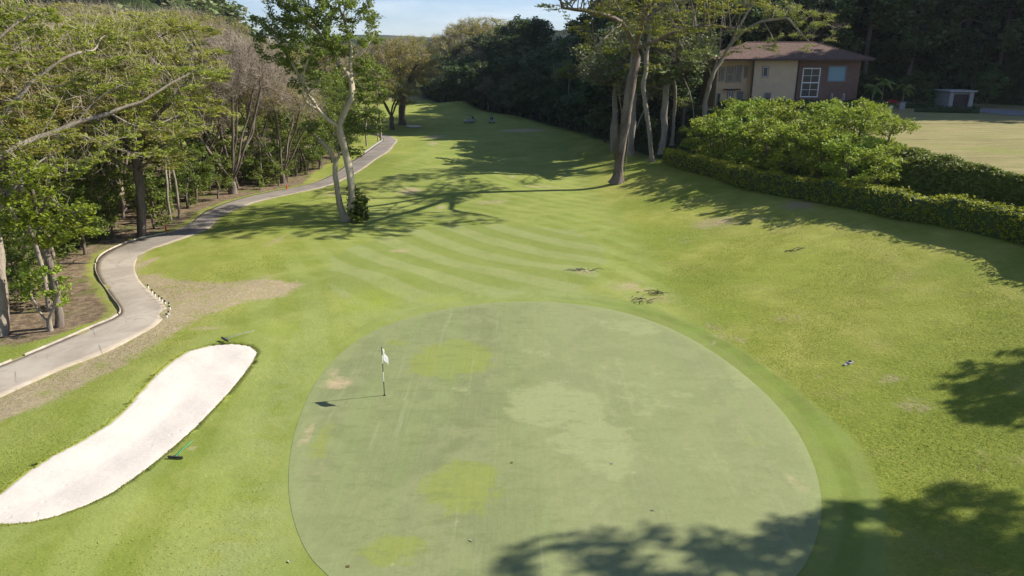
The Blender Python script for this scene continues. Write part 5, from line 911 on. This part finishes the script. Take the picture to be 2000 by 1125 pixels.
# sprinkler head box on the slope
x, y, z = BS['rock']; c = empty('sprinkler_box', (x, y, z+.02), .5, label='small grey sprinkler box half sunk in the slope right of the green', cat='sprinkler box'); c.scale = (.75, .75, .75)
MB().box(-.2, .2, -.13, .13, -.1, .10, .03).build('box', M['stone'], c); MB().tube([(.0, 0, .10), (0, 0, .15), (0, 0, .17)], [.09, .09, .05], 12).build('lid', M['rubber'], c); MB().box(-.5, -.2, -.07, .08, -.05, .02, .015).build('slab', M['stone'], c)
for k, lab, n_, s in (('twig1', 'dark scatter of broken twigs on the mown stripes, farthest of the three', 16, .55), ('twig2', 'tangle of dead twigs on the dry turf right of the green top', 14, .5), ('twig3', 'low tangle of dead twigs just above the far edge of the green', 16, .6), ('twig4', 'small dark clump of dead twigs alone on the right slope', 8, .25)):
    x, y, z = BS[k]; m_ = MB(); rg = np.random.default_rng(len(lab))
    for j in range(n_):
        a = rg.normal(0, s, 2)*np.array([1, .5]); d_ = rg.normal(0, .28, 2); p0 = (x+a[0], y+a[1]); p1 = (p0[0]+d_[0], p0[1]+d_[1]*.6); p2 = (p1[0]+d_[0]*.7, p1[1]+rg.normal(0, .1))
        m_.tube([(p0[0], p0[1], tz(*p0)+.03), (p1[0], p1[1], tz(*p1)+.08+rg.uniform(0, .06)), (p2[0], p2[1], tz(*p2)+.04)], [.022, .018, .006], 4)
    m_.build('twig_litter', M['bark_dark'], label=lab, cat='twigs')
rg = np.random.default_rng(88); P0 = None
for i, (x, y) in enumerate(D['FALLEN']):
    m_ = MB(); a = rg.uniform(0, 6); 
    m_.add([(0, -.07, .02), (.035, 0, .035), (0, .08, .015), (-.035, 0, .035), (0, 0, .012)], [(0, 1, 4), (1, 2, 4), (2, 3, 4), (3, 0, 4)])
    o = m_.build('fallen_leaf', M['l_dry' if i % 3 == 2 else 'kerb'], label='small pale fallen leaf lying on the putting green', cat='leaf', group='fallen leaves on the green'); o.location = (x, y, tz(x, y)+.015); o.rotation_euler = (0, 0, a)
# golf carts and bag
def wheel(par, x, y, r=.23):
    t = MB().tube([(x-.08, y, r), (x+.08, y, r)], r, 16).build('wheel', M['rubber'], par); MB().tube([(x-.09, y, r), (x+.09, y, r)], r*.5, 12).build('rim', M['white'], t)
def cart(loc, rz, label):
    c = empty('golf_cart', loc, rz, label=label, cat='golf cart', group='golf carts parked on the fairway')
    prof = [(-1.15, .35), (-1.15, .78), (-.55, .82), (-.5, .38), (.35, .32), (.55, .62), (.75, .80), (1.05, .72), (1.2, .5), (1.18, .32)]
    V = [(sx, yy_, zz_) for sx in (-.56, .56) for yy_, zz_ in prof]; n_ = len(prof)
    MB().add(V, [(i, (i+1) % n_, n_+(i+1) % n_, n_+i) for i in range(n_)]+[tuple(range(n_)), tuple(range(n_, 2*n_))]).build('body', M['skin'], c)
    MB().box(-.5, .5, -.62, -.15, .42, .78, .04).box(-.5, .5, -.72, -.6, .75, 1.22, .04).build('seat', M['skin'], c)
    MB().box(-.6, .6, -.95, .75, 1.82, 1.90, .03).build('roof', M['black'], c)
    for sx in (-.54, .54):
        MB().tube([(sx, -.85, .7), (sx, -.88, 1.83)], .02, 6).build('roof_post', M['metal'], c); MB().tube([(sx, .72, .78), (sx, .58, 1.83)], .02, 6).build('roof_post', M['metal'], c)
        wheel(c, sx, -.75); wheel(c, sx, .85)
    MB().tube([(-.25, .5, .75), (-.25, .3, 1.02)], .015, 6).tube([(-.25+.17*math.cos(a), .3+.05*math.sin(a), 1.02+.16*math.sin(a)) for a in np.linspace(0, 6.28, 13)], .013, 5).build('steering_wheel', M['black'], c)
    for sx in (-.2, .2): g = MB().tube([(sx, -1.05, .55), (sx, -1.12, 1.45)], [.12, .13], 10).build('golf_bag', M['black'], c)
    for sx in (-.4, .4): MB().tube([(sx, 1.17, .5), (sx, 1.2, .5)], .06, 8).build('headlight', M['metal'], c)
    return c
x, y, z = BS['cart1']; cart((x, y, z), 2.2, 'left golf cart, turned slightly, with a dark roof, parked on the shaded fairway')
x, y, z = BS['cart2']; cart((x, y, z), .1, 'right golf cart seen from behind, with a dark roof, parked alone on the shaded fairway')
x, y, z = BS['bag']; c = empty('golf_trolley', (x, y, z), .6, label='small golf trolley with a bag, standing just right of the left golf cart', cat='golf trolley')
MB().tube([(0, .1, .2), (0, -.25, 1.05)], [.13, .15], 10).build('bag', M['skin'], c); MB().tube([(0, .1, .15), (0, -.1, .6), (0, .45, 1.1)], .02, 6).build('frame', M['black'], c)
for sx in (-.3, .3): MB().tube([(sx-.03, .05, .15), (sx+.03, .05, .15)], .15, 12).build('wheel', M['rubber'], c)

# ------------------------------------------------------------------ house on the terrace
HXL, HXM, HXB, HXR, HY, HZ = 28.6, 33.4, 38.6, 48.2, 102.0, 7.0
house = empty('house', (0, 0, 0), label='two-storey house, tan on the left and dark brown on the right, with a tiled roof', cat='house')
def window(par, x0, x1, z0, z1, yf, frame='frame_grey', pane='glass', nx_=1, nz=1, inner='white', surround=.10, name='window'):
    f_ = MB(); d0, d1 = yf-.09, yf+.0
    s_ = surround
    f_.box(x0-s_, x0, d0, d1+.05, z0-s_, z1+s_).box(x1, x1+s_, d0, d1+.05, z0-s_, z1+s_).box(x0, x1, d0, d1+.05, z1, z1+s_).box(x0, x1, d0, d1+.05, z0-s_, z0)
    wo = f_.build(name, M[frame], par); b_ = MB(); t = .055; e0, e1 = yf-.065, yf-.01
    b_.box(x0, x0+t, e0, e1, z0, z1).box(x1-t, x1, e0, e1, z0, z1).box(x0+t, x1-t, e0, e1, z0, z0+t).box(x0+t, x1-t, e0, e1, z1-t, z1)
    for k in range(1, nx_): c_ = x0+(x1-x0)*k/nx_; b_.box(c_-t*.5, c_+t*.5, e0-.003, e1, z0+t, z1-t)
    for k in range(1, nz): c_ = z0+(z1-z0)*k/nz; tt = t*(1.4 if nz == 4 and k == 2 else .5); b_.box(x0+t, x1-t, e0+.002, e1, c_-tt, c_+tt)
    b_.build('sash', M[inner], wo); MB().box(x0+.01, x1-.01, yf-.03, yf-.015, z0+.01, z1-.01).build('pane', M[pane], wo); return wo
HC = (38.4, 106.0, 7.0); KT = 1.133
ZE = 13.45; LY = HY+.9     # left wing stands back a little
def Wb(x0, x1, y0, y1, m, **k): return MB().box(x0, x1, y0, y1, HZ-.4, ZE).build('wall', M[m], house, **k)
Wb(HXL, HXM, LY, LY+9, 'tan2', label='warm tan left wing wall'); Wb(HXM, HXB+.9, HY, LY+9.2, 'tan', label='flat tan centre wall'); Wb(HXB+.9+.0, HXR, HY+.35, LY+9.1, 'brown', label='dark brown right wall')
MB().box(HXM-.14, HXM-.02, HY-.1, HY+.1, HZ, ZE).build('downpipe', M['trim'], house); MB().box(HXB+.78, HXB+.98, HY-.07, HY+.3, HZ, ZE).build('downpipe', M['trim'], house)
for a, b_, c, d, y_, kw in [(30.0, 30.75, 10.45, 12.4, LY, dict(nz=2, inner='tan', pane='glass_curt')), (31.15, 31.9, 10.45, 12.55, LY, dict(inner='tan', pane='glass_curt')), (32.45, 32.75, 11.05, 12.5, LY, dict(inner='tan')), (29.0, 29.5, 10.6, 12.3, LY, dict(inner='tan', pane='glass_curt')),
                         (34.65, 35.3, 11.15, 12.4, HY, dict(nz=1)), (35.3, 35.95, 7.3, 8.9, HY, dict(inner='frame_grey', pane='glass_curt')), (30.4, 31.1, 7.1, 9.15, LY, dict(nx_=2, pane='glass_curt')), (31.7, 32.35, 7.3, 9.05, LY, dict(nx_=3, pane='glass_curt', inner='frame_grey')), (28.95, 29.2, 7.3, 8.8, LY, dict(inner='trim')),
                         (44.6-.0, 44.85, 7.6, 8.85, HY+.35, dict(inner='white', surround=.06)), (46.25, 46.5, 7.6, 8.85, HY+.35, dict(inner='white', surround=.06))]: window(house, a, b_, c, d, y_, **kw)
window(house, 40.35, 42.65, 8.45, 12.2, HY+.35, nx_=2, nz=4, surround=.08, frame='white', name='stair_window')
window(house, 43.85, 46.2, 10.55, 12.45, HY+.35, pane='glass_blue', inner='frame_grey', surround=.14)
MB().box(29.7, 31.9, LY-.6, LY-.002, 9.35, 9.5, .03).build('door_canopy', M['trim'], house)
# hipped tile roof with a soffit
def hip(x0, x1, y0, y1, ze, zr, name, ov=1.1):
    x0 -= ov; x1 += ov; y0 -= ov; y1 += ov; d = (y1-y0)/2; V = [(x0, y0, ze), (x1, y0, ze), (x1, y1, ze), (x0, y1, ze), (x0+d, (y0+y1)/2, zr), (x1-d, (y0+y1)/2, zr)]
    r_ = MB().add(V, [(0, 1, 5, 4), (1, 2, 5), (2, 3, 4, 5), (3, 0, 4)]).add([(a, b_, ze-.003) for a, b_, _ in V[:4]], [(3, 2, 1, 0)]).build(name, M['tiles'], house)
    s_ = MB().box(x0+.02, x1-.02, y0+.02, y0+.14, ze-.22, ze-.006).box(x0+.02, x1-.02, y1-.14, y1-.02, ze-.22, ze-.006).box(x0+.02, x0+.14, y0+.14, y1-.14, ze-.22, ze-.006).box(x1-.14, x1-.02, y0+.14, y1-.14, ze-.22, ze-.006); s_.build('fascia', M['soffit'], r_)
    m_ = MB(); 
    for a, b_ in ((4, 5), (0, 4), (1, 5)): m_.tube([V[a], V[b_]], .09, 6)
    m_.build('ridge_tiles', M['tiles'], r_); return r_
hip(HXL, HXR, HY, LY+9, ZE+.02, ZE+2.3, 'roof'); 
for ch in house.children: ch.location = (-HC[0], -HC[1], -HC[2])
house.location = (HC[0]*KT, HC[1]*KT, 13-(13-HC[2])*KT); house.scale = (KT, KT, KT)
K = lambda *p: tuple(round(v*KT, 2) for v in p)
# dark clipped hedges, flower bush, pillar, garage, drive
hedge('hedge', [K(28, 98.6), K(34, 98.5), K(42, 98.3), K(50, 98.2)], 1.3, 1.25, 'l_dark', 60, .2, 52, 'dark clipped hedge running along the foot of the house')
hedge('hedge', [K(50.6, 91.3), K(53.5, 90.2), K(56.8, 88.3)], 1.3, .8, 'l_dark', 60, .2, 53, 'low dark clipped hedge between lawn and driveway, left of the drive')
hedge('hedge', [K(62.5, 86.5), K(66, 86), K(72, 85.5)], 1.4, .8, 'l_dark', 60, .2, 54, 'low dark clipped hedge right of the driveway at the right border')
hedge('hedge', [K(53, 99), K(57, 98.5)], 1.2, .9, 'l_dark', 50, .2, 55, 'short dark hedge behind the driveway near the garage')
rg = np.random.default_rng(91); x, y = K(50.1, 96.2); rb = empty('flower_bush', (x, y, tz(x, y)), label='red-flowering bush beside the stone pillar at the end of the house hedge', cat='bush')
MB().tube([(0, 0, 0), (.1, 0, .9)], [.05, .02], 6).tube([(0, 0, 0), (-.4, .1, .8)], [.04, .02], 6).build('stem', M['bark_dark'], rb)
link('foliage', leaves('foliage', in_blobs(rg, [(0, 0, .7, .9, .5), (.5, 0, .6, .6, .4), (-.5, 0, .7, .6, .4)], 30), 4, (.15, .15, .12), .22, rg), M['l_deep'], rb)
link('flowers', leaves('flowers', in_blobs(rg, [(0, -.2, 1.25, .75, .22), (.5, -.3, 1.15, .45, .18)], 60), 4, (.12, .12, .1), .20, rg, .3, .8), M['l_red'], rb)
c = empty('gate_pillar', K(51.6, 96.5)+(tz(*K(51.6, 96.5)),), label='short grey stone pillar right of the red-flowering bush', cat='pillar'); MB().box(-.4, .4, -.3, .3, -.2, .95, .02).build('shaft', M['stone'], c); MB().box(-.5, .5, -.4, .4, .952, 1.1, .03).build('cap', M['drive'], c)
c = empty('garden_lounger', K(48, 93.5)+(tz(*K(48, 93.5)),), .1, label='white garden lounger lying on the lawn in front of the hedge', cat='lounger'); MB().box(-1.0, .5, -.3, .3, .22, .32, .03).build('bed', M['white'], c)
MB().add([(.5, -.3, .25), (.5, .3, .25), (.95, .3, .75), (.95, -.3, .75), (.55, -.3, .2), (.55, .3, .2), (1.0, .3, .7), (1.0, -.3, .7)], [(0, 1, 2, 3), (7, 6, 5, 4), (0, 3, 7, 4), (1, 5, 6, 2), (3, 2, 6, 7), (0, 4, 5, 1)]).build('backrest', M['white'], c)
for sx in (-.9, .4):
    for sy in (-.25, .25): MB().box(sx-.03, sx+.03, sy-.03, sy+.03, 0, .22).build('leg', M['white'], c)
gx_, gy_ = K(61.2, 99.5); gz = tz(gx_, gy_); c = empty('garage', (gx_, gy_, gz), -.12, label='small pale stone garage with a dark door at the end of the driveway', cat='garage')
MB().box(-1.75, -1.15, 0, 5, -.3, 2.35).build('pillar', M['stone'], c); MB().box(1.15, 1.75, 0, 5, -.3, 2.35).build('pillar', M['stone'], c); MB().box(-1.15, 1.15, .1, 4.9, 2.0, 2.35).build('lintel', M['drive'], c)
MB().box(-2.05, 2.05, -.35, 5.3, 2.352, 2.6, .05).build('roof', M['stone'], c)
d_ = MB().box(-1.15, 1.15, .35, .42, -.1, 2.0); 
for k in range(4): d_.box(-1.13, 1.13, .325, .35, .05+k*.48, .47+k*.48)
d_.build('door', M['trim'], c)
DR = [(58.2, 99.4), (64.2, 98.4), (66, 90), (63, 82.8), (57.3, 84.5), (58.5, 90.5)]; DR = [K(*p) for p in DR]; P = chaikin(DR, 2); cc = P.mean(0); rr = [cc+(P-cc)*k/6 for k in range(1, 7)]; V2 = np.vstack([cc[None]]+rr); n_ = len(P)
me = bpy.data.meshes.new('driveway'); me.from_pydata(np.column_stack([V2, terrain(V2[:, 0], V2[:, 1])+.05]).tolist(), [], [(0, 1+j, 1+(j+1) % n_) for j in range(n_)]+[(1+k*n_+j, 1+(k+1)*n_+j, 1+(k+1)*n_+(j+1) % n_, 1+k*n_+(j+1) % n_) for k in range(5) for j in range(n_)]); me.update()
link('driveway', me, M['drive'], kind='structure')
# young palms right of the house
def palm(x, y, h, label, seed):
    rg = np.random.default_rng(seed); p = empty('palm_tree', (x, y, tz(x, y)), rg.uniform(0, 6), label=label, cat='palm', group='young palms beside the house'); MB().tube([(0, 0, -.2), (.05, 0, h*.5), (.1, 0, h)], [.14, .10, .09], 8).build('trunk', M['bark_grey'], p)
    V = []; F = []
    for k in range(15):
        a = k*2.4; e = rg.uniform(.1, 1.0); L_ = rg.uniform(1.8, 2.4); prev = None
        for s_ in range(9):
            t = s_/8; r_ = L_*t; zz_ = h+r_*(.9-e*.8)-1.5*t*t*(.6+e*.6); c_ = Vector((math.cos(a)*r_*.85+.1, math.sin(a)*r_*.85, zz_)); sd = Vector((-math.sin(a), math.cos(a), 0)); wv = .42*math.sin(math.pi*min(1, t*.9+.1))
            cur = [c_+sd*wv+Vector((0, 0, -wv*.6)), c_, c_-sd*wv+Vector((0, 0, -wv*.6))]
            b0 = len(V); V += cur
            if prev is not None and s_ % 2 == 1 or prev is not None:
                F += [(prev, prev+1, b0+1, b0), (prev+1, prev+2, b0+2, b0+1)]
            prev = b0
    MB().add(V, F).build('fronds', M['l_deep'], p)
palm(*K(49.6, 100.5), 3.2, 'young palm nearest the brown house wall', 1); palm(*K(51.4, 101.5), 3.8, 'taller young palm in the middle of the trio beside the house', 2); palm(*K(54.0, 101.0), 3.0, 'young palm farthest from the house wall', 3)
for x, y, s in [(55.5, 97.5, .35), (53.6, 104, .6), (66, 101, .8), (57, 104, .8), (50, 106, .8)]: put('H4', x*KT, y*KT, s, 'dark garden shrub at the foot of the hill beside the house', 'dark garden shrubs by the house')
print('objects', len(bpy.data.objects))

# ------------------------------------------------------------------ air: thin even haze round the whole place
hz = bpy.data.materials.new('haze_air'); hz.use_nodes = True; hn = hz.node_tree.nodes; hn.remove(hn['Principled BSDF']); pv = hn.new('ShaderNodeVolumePrincipled')
pv.inputs['Color'].default_value = (.80, .87, .95, 1); pv.inputs['Density'].default_value = HAZE; pv.inputs['Anisotropy'].default_value = .3; hz.node_tree.links.new(pv.outputs[0], hn['Material Output'].inputs['Volume'])
hb = MB().box(-3700, 3700, -300, 4100, -12, 190).build('haze', hz, kind='stuff', label='thin pale haze in the air over the valley', cat='haze')
